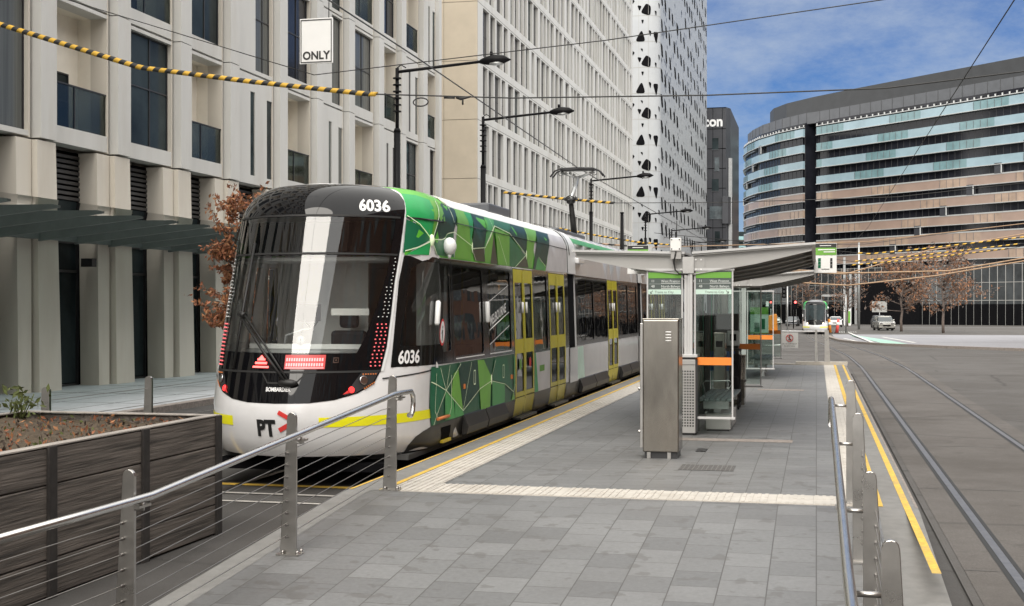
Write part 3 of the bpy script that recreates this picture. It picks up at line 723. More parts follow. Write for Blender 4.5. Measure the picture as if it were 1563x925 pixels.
# underframe
mb=MB(); mb.box(TX-1.05,TX+1.05,13.9,46,.20,.30); tp(mb,'underframe','hole')
for y in (17.6,29,41):
    mb=MB(); mb.box(TX-.95,TX+.95,y-1.3,y+1.3,.12,.32); bg=tp(mb,'bogie','tram_skirt',bevel=.03)
    for dy in (-.9,.9):
        for x in (-.72,.72):
            mb=MB(); mb.cyl((TX+x,y+dy,.29),(1,0,0),.285,.12,20); tp(mb,'wheel','rail_steel',bg)
# roof gear and pantograph
mb=MB(); mb.box(TX-.5,TX+.75,19.9,21.3,3.52,3.68); tp(mb,'roof_unit','roof_grey',bevel=.03)
mb=MB(); mb.box(TX-.6,TX+.6,26.2,29.5,3.52,3.66); tp(mb,'roof_unit','roof_grey',bevel=.03)
mb=MB(); mb.box(TX-.5,TX+.5,30.9,32.3,3.52,3.62); pb=tp(mb,'pantograph','roof_grey',bevel=.02)
mb=MB(); mb.tube([(TX,31.5,3.6),(TX,30.95,4.55)],[.085,.06],10); mb.tube([(TX,30.95,4.55),(TX,30.9,4.64)],.11,10); tp(mb,'lower_arm','cable_black',pb)
mb=MB()
for a in range(3):
    z=4.60+.03*a; mb.tube([(TX+.17*math.cos(t*PI/8)*(1-.15*a),30.92+.17*math.sin(t*PI/8),z+.03*math.sin(t+a)) for t in range(17)],.012,5)
tp(mb,'arm_cable','cable_black',pb)
mb=MB(); mb.tube([(TX,30.92,4.6),(TX,31.85,5.22)],[.06,.045],8); mb.tube([(TX,31.85,5.22),(TX-.42,31.85,5.36)],.035,6); mb.tube([(TX,31.85,5.22),(TX+.42,31.85,5.36)],.035,6); tp(mb,'upper_arm','galv',pb)
mb=MB()
for dy in (-.14,.14):
    mb.tube([(TX-.66,31.85+dy,5.24),(TX-.55,31.85+dy,5.38),(TX-.40,31.85+dy,5.44),(TX,31.85+dy,5.455),(TX+.40,31.85+dy,5.44),(TX+.55,31.85+dy,5.38),(TX+.66,31.85+dy,5.24)],.022,6)
mb.box(TX-.42,TX+.42,31.76,31.94,5.385,5.425)
for x in (-.42,.42): mb.tube([(TX+x+.06*math.cos(t*PI/6),31.85,5.34+.06*math.sin(t*PI/6)) for t in range(13)],.008,5)
tp(mb,'contact_head','dark_frame',pb)
split_parts(SPLITN)
index_children()
# the second tram, beyond the crossing
dx,dy,dz=-.10-TX,126.6,-.93
t2=copy_tree(tram,(TX+dx,13.3+dy,dz),0,'small distant tram with amber destination display approaching beyond the intersection',
  skip=('brake_triangle','brake_panel','pantograph','maker_lettering','operator_logo','logo_chevron','window_lettering','side_destination','passenger_seat','grab_pole','tail_lamp','reflector_patch','livery_dot','led_strip','no_boarding_sticker','half_moon_decal','hatch_outline','bogie','fleet_number','door_sticker'))
for c in kids(tram): pass
for c in COL.objects:
    if c.parent is t2 and c.name.split('.')[0] in ('windscreen','destination_window'): c.material_slots[0].link='OBJECT'; c.material_slots[0].material=M['bglass']
tram['group']='articulated city trams'; t2['group']='articulated city trams'
for sg in (1,-1):
    c=SO(.42*sg,1.18,.015); nn=SN(.42*sg,1.18); mb=MB(); mb.tube([c,c+nn*.02],[.075,.06],14)
    o=mb.build('headlamp','lamp_warm',tram); o.parent=t2
mb=MB()
for k in range(4): wrap(mb,rect(.12+.06*k,.165+.06*k,2.80,2.80+(.16 if k%2==0 else .11)),-.02)
o=tp(mb,'destination_display','led_orange'); o.parent=t2
# ------------------------------------------------------------------ ground, roads, platform
strip('ground','asphalt',-1500,1500,-80,3000,-.02)
strip('road','road_grey',-12.3,60,40.8,280,.004)
strip('street','asphalt',-12.3,-8.9,-80,40.8,.002)
strip('street','road_grey',1.05,45,-80,40.8,.002)
strip('tramway','asphalt',-8.9,-4.40,-80,40.8,.004)
mb=MB()
ys=[-80,0,45,60,75,90,110,130,155,180]
for a,b in zip(ys,ys[1:]):
    if a<125:
        for z0,z1 in ((-.1,.13),):
            mb.add([(-60,a,G(a)+.13),(-12.45,a,G(a)+.13),(-12.45,b,G(b)+.13),(-60,b,G(b)+.13)],[(0,1,2,3)])
struct(mb.build('pavement','footway'))
mb=MB()
for a,b in zip(ys,ys[1:]):
    if a<125:
        v=[(-12.45,a,G(a)-.05),(-12.3,a,G(a)-.05),(-12.3,a,G(a)+.12),(-12.45,a,G(a)+.135)]; w=[(x,b,z-G(a)+G(b)) for x,_,z in v]
        mb.add(v+w,[(0,1,2,3),(7,6,5,4),(1,5,6,2),(2,6,7,3)])
struct(mb.build('kerb','kerbstone'))
mb=MB()
for x in (-13.6,-14.8,-16.0): mb.box(x-.01,x+.01,-10,60,.1295,.1325)
for k in range(24): mb.box(-17,-12.46,-5+k*2.6,-4.98+k*2.6,.1295,.1325)
struct(mb.build('pavement_joint','joint'))
# platform and ramp
PX0,PX1=-4.37,.86
mb=MB(); mb.box(PX0+.02,PX1-.02,11.72,40.4,-.05,.296); 
mb.add([(PX0+.02,7.3,-.05),(PX1-.02,7.3,-.05),(PX1-.02,11.72,-.05),(PX0+.02,11.72,-.05),(PX0+.02,7.5,.0),(PX1-.02,7.5,.0),(PX1-.02,11.72,.296),(PX0+.02,11.72,.296)],[(0,3,2,1),(4,5,6,7),(0,1,5,4),(1,2,6,5),(3,7,6,2),(0,4,7,3)])
struct(mb.build('platform_base','concrete'))
mb=MB(); mb.quad((-3.60,12.45,.30),(.21,12.45,.30),(.21,40.2,.30),(-3.60,40.2,.30)); struct(mb.build('platform','paving'))
mb=MB(); mb.quad((PX0+.24,7.45,.002),(.52,7.45,.002),(.52,11.7,.300),(PX0+.24,11.7,.300)); mb.quad((PX0+.24,11.7,.300),(.52,11.7,.300),(.52,11.88,.300),(PX0+.24,11.88,.300)); struct(mb.build('ramp','paving_ramp'))
mb=MB()
for x0,x1 in ((PX0,PX0+.24),(.52,PX1)):
    mb.add([(x0,7.45,.003),(x1,7.45,.003),(x1,11.7,.303),(x0,11.7,.303)],[(0,1,2,3)]); mb.quad((x0,11.7,.303),(x1,11.7,.303),(x1,11.88,.303),(x0,11.88,.303))
mb.quad((PX0,11.88,.302),(PX0+.36,11.88,.302),(PX0+.36,40.3,.302),(PX0,40.3,.302)); mb.quad((.50,11.88,.302),(PX1,11.88,.302),(PX1,40.3,.302),(.50,40.3,.302))
struct(mb.build('platform_edge','edge_stone'))
mb=MB(); mb.box(PX0-.003,PX0+.02,11.9,40.3,.14,.304); mb.box(PX1-.02,PX1+.003,11.9,40.3,.14,.304); struct(mb.build('edge_coping','kerbstone'))
mb=MB(); 
mb.quad((PX0+.30,11.9,.306),(PX0+.36,11.9,.306),(PX0+.36,40.2,.306),(PX0+.30,40.2,.306)); mb.quad((PX0+.005,11.9,.306),(PX0+.035,11.9,.306),(PX0+.035,40.2,.306),(PX0+.005,40.2,.306))
mb.quad((.50,11.9,.306),(.57,11.9,.306),(.57,40.2,.306),(.50,40.2,.306)); mb.quad((.74,9.,.306),(.80,9.,.306),(.80,40.2,.306),(.74,40.2,.306))
struct(mb.build('platform_edge_line','yellow_line'))
mb=MB()
def tact(x0,x1,y0,y1,alongY=True,pitch=.066):
    mb.box(x0,x1,y0,y1,.290,.305)
    x=x0+.03
    while x<x1-.03: mb.box(x-.016,x+.016,y0+.01,y1-.01,.305,.311); x+=pitch
k=11.9
while k<40: tact(PX0+.37,-3.605,k,min(k+.597,40.2)); k+=.6
k=11.9
while k<40: tact(.215,.495,k,min(k+.597,40.2)); k+=.6
x=-3.60
while x<.19: tact(x,min(x+.322,.21),11.9,12.18); tact(x,min(x+.322,.21),12.183,12.445); x+=.325
struct(mb.build('tactile_paving','tactile'))
mb=MB(); mb.quad((-1.45,14.1,.304),(-.86,14.1,.304),(-.86,14.6,.304),(-1.45,14.6,.304)); g=mb.build('drain_grate','grate'); tag(g,'grey metal drain grate set flush in platform paving before steel cabinet','drain grate')
mb=MB(); mb.box(-1.42,-1.33,15.9,16.25,.30,.308); mb.box(-1.36,-1.30,15.9,16.2,.30,.312); tag(mb.build('service_cover','dark_frame'),'small dark slot cover in paving right of the steel cabinet','service cover')
mb=MB(); mb.quad((-1.75,17.2,.303),(-.3,17.2,.303),(-.3,17.55,.303),(-1.75,17.55,.303)); mb.quad((-1.2,27.8,.303),(-.25,27.8,.303),(-.25,28.2,.303),(-1.2,28.2,.303)); struct(mb.build('drain_channel','kerbstone'))
# near track bed
mb=MB(); mb.quad((-8.0,12.85,.010),(-4.6,12.85,.010),(-4.6,13.2,.010),(-8.0,13.2,.010)); tag(mb.build('track_drain','grate'),'long dark drain grate across the asphalt under the tram nose','drain grate')
mb=MB()
for y in (12.72,13.28): mb.quad((-8.0,y,.012),(-4.5,y,.012),(-4.5,y+.09,.012),(-8.0,y+.09,.012))
struct(mb.build('drain_frame','concrete'))
mb=MB(); mb.quad((-8.2,13.9,.012),(-4.5,13.9,.012),(-4.5,14.05,.012),(-8.2,14.05,.012)); struct(mb.build('track_line','yellow_line'))
mb=MB()
for x in (TX-.72,TX+.72): mb.box(x-.035,x+.035,13.4,60,-.02,.012)
def trk(x0):
    return lambda y: x0+lerp([(45,0),(60,-.1),(80,-.75),(105,-1.7),(130,-2.28),(300,-2.3)],y)
def rail(x0,y0,y1):
    f=trk(x0); y=y0
    while y<y1:
        s=4 if y<130 else 25; b=min(y+s,y1)
        for w,z in ((.034,.014),):
            mb.add([(f(y)-w,y,G(y)+z),(f(y)+w,y,G(y)+z),(f(b)+w,b,G(b)+z),(f(b)-w,b,G(b)+z)],[(0,1,2,3)])
        y=b
for x in (1.475,2.91): rail(x,-10,240)
struct(mb.build('track_rail','rail_steel'))
mb=MB(); 
def groove(x0,y0,y1):
    f=trk(x0); y=y0
    while y<y1:
        b=min(y+4,y1); mb.add([(f(y)-.075,y,G(y)+.011),(f(y)+.075,y,G(y)+.011),(f(b)+.075,b,G(b)+.011),(f(b)-.075,b,G(b)+.011)],[(0,1,2,3)]); y=b
for x in (1.475,2.91): groove(x,-10,140)
struct(mb.build('rail_bed','rubber'))
mb=MB()
f=trk(0); y=-20
while y<128:
    b=min(y+4,128); mb.add([(f(y)+1.12,y,G(y)+.007),(f(y)+3.27,y,G(y)+.007),(f(b)+3.27,b,G(b)+.007),(f(b)+1.12,b,G(b)+.007)],[(0,1,2,3)]); y=b
struct(mb.build('track_slab','track_slab'))
mb=MB()
for k in range(26): y=6+4.7*k; mb.quad((f(y)+1.12,y,G(y)+.0095),(f(y)+3.27,y,G(y)+.0095),(f(y)+3.27,y+.03,G(y)+.0095),(f(y)+1.12,y+.03,G(y)+.0095))
struct(mb.build('slab_joint','joint'))
# far roadway on the right: raised kerb, lane lines, green bike box
K=[(1.32,128),(1.5,113),(1.95,100),(2.8,92.5),(4.3,85.5),(7.5,78),(12,70),(20,58),(34,40)]
mb=MB()
for (a,b),(c,d) in zip(K,K[1:]):
    n=Vector((d-b,-(c-a),0)).normalized()*.35
    for s,z in ((1,0),):
        v=[(a,b,G(b)-.02),(a,b,G(b)+.15),(a+n.x,b+n.y,G(b)+.15),(a+n.x,b+n.y,G(b)-.02)]; w=[(c,d,G(d)-.02),(c,d,G(d)+.15),(c+n.x,d+n.y,G(d)+.15),(c+n.x,d+n.y,G(d)-.02)]
        mb.add(v+w,[(0,1,5,4),(1,2,6,5),(2,3,7,6)])
struct(mb.build('kerb','kerbstone'))
mb=MB()
for (a,b),(c,d) in zip(K,K[1:]): mb.quad((a+.25,b,G(b)+.012),(60,b,G(b)+.012),(60,d,G(d)+.012),(c+.25,d,G(d)+.012))
mb.quad((1.6,128,G(128)+.012),(60,128,G(128)+.012),(60,200,G(200)+.012),(1.6,200,G(200)+.012))
M['road_blue']=pm('road_blue',(.235,.235,.255),.8,var=.15,scale=30,dirt=(.16,.155,.16),dscale=.2,damt=.7)
struct(mb.build('roadway','road_blue'))
def gq(mb,pts,dz): mb.add([(x,y,G(y)+dz) for x,y in pts],[tuple(range(len(pts)))])
mb=MB(); gq(mb,[(3.3,134),(4.0,134),(5.6,104),(5.9,90),(4.4,90),(4.3,100)],.022); struct(mb.build('bike_lane','bike_green'))
mb=MB(); gq(mb,[(3.35,149),(3.6,149),(4.0,90),(3.75,90)],.026); gq(mb,[(2.2,118),(2.4,118),(3.2,96),(3.0,96)],.026); gq(mb,[(5.9,128),(6.15,128),(6.9,96),(6.6,96)],.026)
for k in range(8): gq(mb,[(2.5+k*.25,150+k*.3),(2.62+k*.25,150),(2.62+k*.25,154),(2.5+k*.25,154)],.026)
gq(mb,[(-2.8,84),(-2.1,84.3),(-1.2,92),(-1.6,92.5)],.014); gq(mb,[(-3.2,83),(-2.2,82.6),(-2.2,83.4),(-3.1,84)],.014)
struct(mb.build('lane_marking','white_line'))

# ------------------------------------------------------------------ handrails
def plate_post(mb,x,y,zb,zt,side,w0=.135,w1=.075,t=.028):
    # tapered flat post with a rounded head; 'side' is where it tapers
    xr=x-side*.04; poly=[(xr,zb),(xr,zt-.04)]
    for k in range(7):
        a=PI*k/6; poly.append((xr+side*w1/2-side*w1/2*math.cos(a),zt-.04+.04*math.sin(a)))
    poly+=[(xr+side*w0,zb)]
    mb.xz(poly if side<0 else poly[::-1],y-t/2,y+t/2)
def ramp_rail(label,x,side,ys,rx,hook,kink=None):
    t=thing('ramp_handrail',label,'handrail',(x,ys[0],P(ys[0])),'stainless handrails along the ramp')
    for y in ys:
        zb=P(y); mb=MB(); plate_post(mb,x,y,zb,zb+1.10,side)
        ps=mb.build('post','steel',t,bevel=.004)
        mb=MB(); mb.box(x-.11 if side<0 else x-.08,x+.08 if side<0 else x+.11,y-.06,y+.06,zb,zb+.012)
        for bx in (-.06,.06):
            for by in (-.04,.04): mb.cyl((x+bx,y+by,zb+.025),(0,0,1),.012,.03,6)
        mb.build('base_plate','steel',ps)
        mb=MB(); zr=zb+.93; mb.tube([(x,y,zr-.06),(rx,y,zr-.06)],.014,6); mb.tube([(rx,y,zr-.07),(rx,y,zr-.02)],.016,6); mb.box(rx-.022,rx+.022,y-.07,y+.07,zr-.05,zr-.035); mb.build('bracket','steel',ps)
    ya,yb=ys[0],ys[-1]
    pts=[]
    e=ya+hook
    pts+=[(rx,e-.06,P(e)+.70),(rx,e-.01,P(e)+.69),(rx,e+.05,P(e)+.73),(rx,e+.075,P(e)+.80),(rx,e+.06,P(e)+.875),(rx,e,P(e)+.925)]
    yy=[e-.25,11.7,ya-.4,yb+.1,yb-.6,yb-2.2]
    for y in sorted({y for y in yy if y<e-.1},reverse=True): pts.append((rx,y,P(y)+.93))
    mb=MB(); mb.tube(pts,.025,14); mb.build('handrail','chrome',t)
    for k in range(8):
        h=.14+.092*k; mb=MB(); pp=[(x-side*-.0+side*.03,y,P(y)+h) for y in (ya,min(ya,11.7),yb,yb-2.0)]
        mb.tube(pp,.0035,5); 
        for y in ys: mb.cyl((x+side*.03,y-.03,P(y)+h),(0,1,0),.010,.035,6)
        mb.build('cable','cable_steel',t)
    return t
ramp_rail('left stainless cable handrail beside the ramp next to timber planter',-3.94,-1,[11.92,9.46,7.0],-3.855,.32)
ramp_rail('right stainless handrail with close tapered posts at the street side',.30,1,[12.05,9.95,7.75,5.6],.13,.05)
# fence across the far end of the platform
t=thing('end_fence','low white-railed cable fence across the far end of the platform','fence',(-1,40.1,.3))
mb=MB(); mb.tube([(-2.0,40.1,1.30),(.30,40.1,1.30)],.022,8); mb.build('top_rail','tram_white',t)
for x in (-1.9,-.0,.28):
    mb=MB(); plate_post(mb,x,40.1,.3,1.36,1,.16 if x>0 else .08,.12 if x>0 else .06,.06); mb.build('post','steel',t)
for k in range(6):
    mb=MB(); z=.45+.13*k; mb.tube([(-2.0,40.1,z),(.30,40.1,z)],.004,4); mb.build('cable','cable_steel',t)
mb=MB(); mb.box(-.6,.9,40.05,40.3,.30,.40); mb.box(-2.3,.2,40.0,40.25,.30,.345); mb.build('kerb_base','tactile',t)
t=thing('warning_sign','white square sign with red no walking symbol on end fence','sign',(-.79,40.02,.8))
mb=MB(); mb.box(-1.03,-.53,40.01,40.03,.80,1.26); mb.build('board','sign_white',t,bevel=.004)
mb=MB(); c=(-.78,40.004,1.10)
mb.tube([(c[0]+.10*math.cos(i*PI/12),c[1],c[2]+.10*math.sin(i*PI/12)) for i in range(25)],.011,5,cap=False); mb.tube([(c[0]-.07,c[1],c[2]+.07),(c[0]+.07,c[1],c[2]-.07)],.010,5); mb.build('prohibition_ring','logo_red',t)
mb=MB(); mb.ball((c[0],c[1],c[2]+.06),.016,n=8); mb.tube([(c[0],c[1],c[2]+.04),(c[0],c[1],c[2]-.01),(c[0]+.03,c[1],c[2]-.07)],.012,5); mb.tube([(c[0],c[1],c[2]-.01),(c[0]-.03,c[1],c[2]-.06)],.011,5); mb.build('walker_symbol','sign_black',t)
mb=MB(); text3(mb,'Do not walk beyond',lambda x,y:(-.78+x,40.004,.915+y),.05,'CENTER'); text3(mb,'this point trams',lambda x,y:(-.78+x,40.004,.85+y),.05,'CENTER'); mb.build('sign_lettering','sign_black',t)

# timber planter at the end of the track
t=thing('timber_planter','big dark weathered timber planter box with soil at track end','planter',(-6.2,9,0))
X0,X1,Y0,Y1=-7.25,-5.25,6.6,10.94
for k in range(4):
    z0=.02+.262*k; mb=MB()
    mb.box(X1-.06,X1,Y0,Y1,z0,z0+.254); mb.box(X0,X0+.06,Y0,Y1,z0,z0+.254); mb.box(X0+.06,X1-.06,Y0,Y0+.06,z0,z0+.254); mb.box(X0+.06,X1-.06,Y1-.06,Y1,z0,z0+.254)
    mb.build('plank_course','timber',t,bevel=.008)
for x,y in ((X1,Y1),(X1,9.62),(X1,8.3),(X1,Y0),(X0,Y1),(X0,Y0)):
    mb=MB(); s=1 if x==X1 else -1; mb.box(x-.02*s,x+.022*s,y-.10,y+.005,0,1.075); mb.build('corner_post','timber_end',t,bevel=.006)
mb=MB(); w=.09
mb.box(X1-w,X1+.004,Y0,Y1,1.068,1.082); mb.box(X0,X0+w,Y0,Y1,1.068,1.082); mb.box(X0+w,X1-w,Y1-w,Y1,1.068,1.082); mb.box(X0+w,X1-w,Y0,Y0+w,1.068,1.082); mb.build('rim','timber_cap',t,bevel=.004)
mb=MB(); n=24; vs=[];fs=[]
for i in range(n+1):
    for j in range(n+1):
        x=X0+.06+(X1-X0-.12)*i/n; y=Y0+.06+(Y1-Y0-.12)*j/n; vs.append((x,y,1.0+.05*math.sin(3.1*x+y*2)*math.sin(2.3*y)+random.uniform(-.018,.02)))
for i in range(n):
    for j in range(n): a=i*(n+1)+j; fs.append((a,a+n+1,a+n+2,a+1))
mb.add(vs,fs); mb.build('soil','soil',t)
def leafquad(mb,c,s,m=0,flat=.6):
    u=Vector((random.gauss(0,1),random.gauss(0,1),random.gauss(0,flat))).normalized(); v=u.orthogonal(); v=Matrix.Rotation(random.uniform(0,6.3),3,u)@v; w=u.cross(v)
    c=Vector(c); l=s*random.uniform(.7,1.4); 
    mb.add([c-v*l,c+w*l*.42+u*l*.12,c+v*l,c-w*l*.42+u*l*.12],[(0,1,2,3)],m)
mb=MB()
for i in range(1100): leafquad(mb,(random.uniform(X0+.1,X1-.1),random.uniform(Y0+.1,Y1-.1),1.035+random.uniform(-.03,.03)),.017,random.choice([0,0,1,3,3,2]),.3)
stuff(mb.build('leaf_litter',['dry_leaf','dry_leaf_light','weed','bark'],t))
wt=thing('weed','small green weed sprouting from soil at planter back corner','plant',(-7.05,10.6,1.0))
mb=MB()
for i in range(7):
    a=random.uniform(0,6.3); mb.tube([(-7.05,10.6,1.0),(-7.05+.08*math.cos(a),10.6+.08*math.sin(a),1.16),(-7.05+.12*math.cos(a),10.6+.12*math.sin(a),1.2+.1*random.random())],[.006,.004,.002],4)
mb.build('stem','weed',wt)
mb=MB()
for i in range(90): leafquad(mb,(-7.05+random.gauss(0,.09),10.6+random.gauss(0,.09),1.05+random.random()*.28),.028)
mb.build('foliage','weed',wt)
# wire fence between the track and the left street
t=thing('wire_fence','thin wire fence on steel posts between tram track and left street','fence',(-8.7,16,0))
for y in (8.8,11.2,13.6,16.0,18.4,20.8):
    mb=MB(); plate_post(mb,-8.7,y,0,1.12,-1,.14,.10,.04); mb.build('post','steel',t)
for k in range(4):
    mb=MB(); z=.3+.22*k; mb.tube([(-8.72,8,z),(-8.72,22,z)],.004,4); mb.build('cable','cable_steel',t)

# ------------------------------------------------------------------ stainless cabinet
t=thing('equipment_cabinet','tall brushed stainless steel cabinet on small feet on the platform','cabinet',(-1.74,15.3,.3))
x0,x1,y0,y1=-1.955,-1.54,15.09,15.54
mb=MB(); mb.box(x0,x1,y0,y1,.375,1.90); mb.build('body','brushed',t,bevel=.012)
mb=MB(); mb.box(x0-.006,x1+.006,y0-.006,y1+.006,1.90,1.915); mb.build('lid','brushed',t,bevel=.005)
mb=MB(); mb.box(x0+.02,x1-.02,y0+.03,y1-.02,.30,.375); mb.build('plinth','dark_frame',t)
for x in (x0+.07,x1-.11):
    mb=MB(); mb.box(x-.02,x+.02,y0+.004,y0+.03,.302,.373); mb.build('foot','steel',t)
mb=MB()
for k in range(4): mb.tube([(-1.75+.06,y0-.001,1.76-.033*k),(-1.75+.125,y0-.001,1.76-.033*k)],.0075,6)
mb.build('vent_slot','letter_white',t)
mb=MB(); mb.box(x0-.035,x0,y0+.03,y1-.03,.42,1.86); mb.cyl((x0-.05,y0+.1,1.1),(1,0,0),.02,.03,10); mb.cyl((x0-.05,y0+.1,.6),(1,0,0),.02,.03,10); mb.build('door','steel',t,bevel=.004)

# ------------------------------------------------------------------ shelters
def shelter(label,ya,yb,screens,first):
    cx=-1.70; t=thing('tram_shelter',label,'shelter',(cx,ya,.3),'tram stop shelters on the platform')
    def B(mb,n,m,p=None,**k): return mb.build(n,m,p or t,**k)
    # beams
    nb=5; ysb=[ya+(yb-ya)*k/(nb-1) for k in range(nb)]
    for y in ysb:
        mb=MB()
        for sg,xt,zt in ((-1,-3.26,2.79),(1,-.06,2.86)):
            x1=cx+.06*sg
            poly=[(x1,2.50),(x1,2.745),(xt,zt),(xt,zt-.045),(cx+(xt-cx)*.55,2.60+(zt-2.79)*.6)]
            if sg>0: poly=poly[::-1]
            mb.xz(poly,y-.008,y+.008)
            mb.xz([(x1,2.745),(x1,2.765),(xt,zt+.02),(xt,zt)][::sg*-1],y-.06,y+.06)
            mb.xz([(x1,2.485),(x1,2.50),(cx+(xt-cx)*.55,2.60+(zt-2.79)*.6),(xt,zt-.045),(xt,zt-.06),(cx+(xt-cx)*.55,2.585+(zt-2.79)*.6)][::-1 if sg>0 else 1],y-.05,y+.05)
        bm=B(mb,'roof_beam','shelter_grey')
        if y==ysb[0]:
            mb=MB()
            for sg in (-1,1):
                mb.box(cx+sg*.06,cx+sg*.22,y-.02,y-.009,2.505,2.735)
            B(mb,'splice_plate','shelter_grey',bm)
            mb=MB()
            for sg in (-1,1):
                for dx in (.10,.17):
                    for z in (2.56,2.69): mb.cyl((cx+sg*dx,y-.024,z),(0,1,0),.012,.014,8)
            B(mb,'bolt','sign_white',bm)
    # roof skin and lining
    for sg,xt,zt,nm in ((-1,-3.26,2.79,'left'),(1,-.06,2.86,'right')):
        x1=cx+.05*sg
        mb=MB(); mb.xz([(x1,2.768),(xt+.05*sg,zt+.022),(xt+.05*sg,zt+.052),(x1,2.80)][::sg],ya-.08,yb+.12); B(mb,'roof_panel','shelter_light')
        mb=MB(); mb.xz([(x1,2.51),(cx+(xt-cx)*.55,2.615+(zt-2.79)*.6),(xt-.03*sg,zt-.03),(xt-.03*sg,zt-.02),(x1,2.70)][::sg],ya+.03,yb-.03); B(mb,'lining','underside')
        mb=MB()
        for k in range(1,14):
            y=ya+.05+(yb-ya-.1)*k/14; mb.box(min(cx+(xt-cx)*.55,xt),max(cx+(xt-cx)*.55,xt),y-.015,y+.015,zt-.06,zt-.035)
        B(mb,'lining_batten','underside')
    # columns
    for y in (ysb[0],ysb[-1]):
        mb=MB(); mb.box(cx-.055,cx-.018,y-.06,y+.06,.3,2.70); mb.box(cx+.018,cx+.055,y-.06,y+.06,.3,2.70); mb.box(cx-.018,cx+.018,y-.045,y+.045,.3,2.69); c=B(mb,'column','shelter_light',bevel=.004)
        mb=MB(); mb.box(cx-.075,cx+.075,y-.075,y-.062,2.505,2.73); mb.box(cx-.04,cx+.04,y-.078,y-.075,2.66,2.71); B(mb,'cap_plate','steel',c)
    y=ysb[0]
    # glass screens with frame
    for (xa,xb,ys,z0,z1,sign,band) in screens:
        mb=MB(); mb.box(xa,xb,ys-.006,ys+.006,z0,z1); g=B(mb,'glass_screen','shelter_glass')
        mb=MB(); mb.box(xa-.004,xa+.018,ys-.02,ys+.02,z0-.03,z1); mb.box(xb-.018,xb+.004,ys-.02,ys+.02,z0-.03,z1); mb.box(xa-.02,xb+.02,ys-.03,ys+.03,z1,z1+.03); mb.box(xa-.03,xb+.03,ys-.04,ys+.04,z0-.06,z0-.03)
        B(mb,'screen_frame','shelter_light',g,bevel=.003)
        if band:
            mb=MB(); mb.box(xa+.02,xb-.02,ys-.010,ys-.0065,1.255,1.36); B(mb,'orange_band','orange',g)
        if sign:
            zt=z1-.02; L=B(MB().box(xa+.02,xb-.02,ys-.028,ys-.012,zt-.30,zt),'route_board','sign_dark',g)
            mb=MB(); mb.box(xa+.02,xb-.02,ys-.032,ys-.0285,zt-.08,zt); B(mb,'header_band','sign_green',L) if False else mb.build('header_band','sign_green',t)
            mb=MB(); mb.box(xa+.02,xb-.02,ys-.032,ys-.0285,zt-.30,zt-.235); mb.build('footer_band','sign_mint',t)
            mb=MB(); w=xb-xa
            for k,(a,b) in enumerate((('11','West Preston'),('48','North Balwyn'))):
                zz=zt-.135-.072*k
                text3(mb,a,lambda x,y:(xa+.06+x,ys-.034,zz+y),.048); text3(mb,b,lambda x,y:(xa+w*.40+x,ys-.034,zz+y),.046)
                mb.box(xa+w*.40,xb-.03,ys-.0335,ys-.0325,zz-.016,zz-.010); mb.box(xa+.03,xb-.03,ys-.0335,ys-.0325,zz-.024,zz-.022)
            mb.build('route_lettering','sign_text',t)
            mb=MB()
            if sign=='L':
                text3(mb,'Trams to City',lambda x,y:(xa+.11+x,ys-.034,zt-.285+y),.045)
                ax,az=xa+.065,zt-.268; d=-1
            else:
                text3(mb,'Trams to City',lambda x,y:(xb-.12+x,ys-.034,zt-.285+y),.045,'RIGHT')
                ax,az=xb-.075,zt-.268; d=1
            mb.tube([(ax-.018*d,ys-.034,az+.018),(ax+.016*d,ys-.034,az-.016)],.0035,4); mb.tube([(ax+.018*d,ys-.034,az+.008),(ax+.018*d,ys-.034,az-.018),(ax-.008*d,ys-.034,az-.018)],.0035,4)
            mb.build('footer_lettering','sign_black',t)
    return t,ysb
s1,ysb1=shelter('front grey steel tram shelter with route boards on its glass screens',18.0,25.0,
   [(-2.27,-1.78,18.0,.58,2.54,'L',True),(-1.62,-1.10,18.0,.58,2.54,'R',True),(-1.62,-.99,24.6,.62,2.40,None,True)],True)
# side glass of shelters
def sideglass(t,x,y0,y1,z0=.58,z1=2.40):
    mb=MB(); mb.box(x-.005,x+.005,y0,y1,z0,z1); g=mb.build('glass_screen','shelter_glass',t)
    mb=MB(); mb.box(x-.007,x+.007,y0-.012,y0,z0,z1); mb.box(x-.007,x+.007,y1,y1+.012,z0,z1); mb.build('glass_edge','glass_edge',g)
sideglass(s1,-1.72,18.2,20.6); sideglass(s1,-1.72,22.3,24.5)
s2,_=shelter('rear grey steel tram shelter farther along the platform',32.0,38.6,
   [(-1.62,-1.0,32.0,.6,2.40,None,True),(-1.62,-.98,38.4,.6,2.40,None,True),(-2.3,-1.78,32.0,.6,2.40,None,True)],False)
sideglass(s2,-1.72,32.2,35); sideglass(s2,-1.72,35.4,38.3)
mb=MB(); mb.box(-1.55,-1.12,32.05,32.09,1.40,2.03); p=mb.build('map_poster','sign_mint',s2)
mb=MB(); mb.box(-1.55,-1.12,32.04,32.047,1.86,2.03); mb.box(-1.55,-1.12,32.04,32.047,1.40,1.42); mb.build('poster_header','sign_green',p)
mb=MB(); mb.box(-1.45,-1.33,32.04,32.047,1.44,1.66); mb.box(-1.28,-1.2,32.04,32.047,1.5,1.75); mb.build('poster_graphic','liv_d',p)
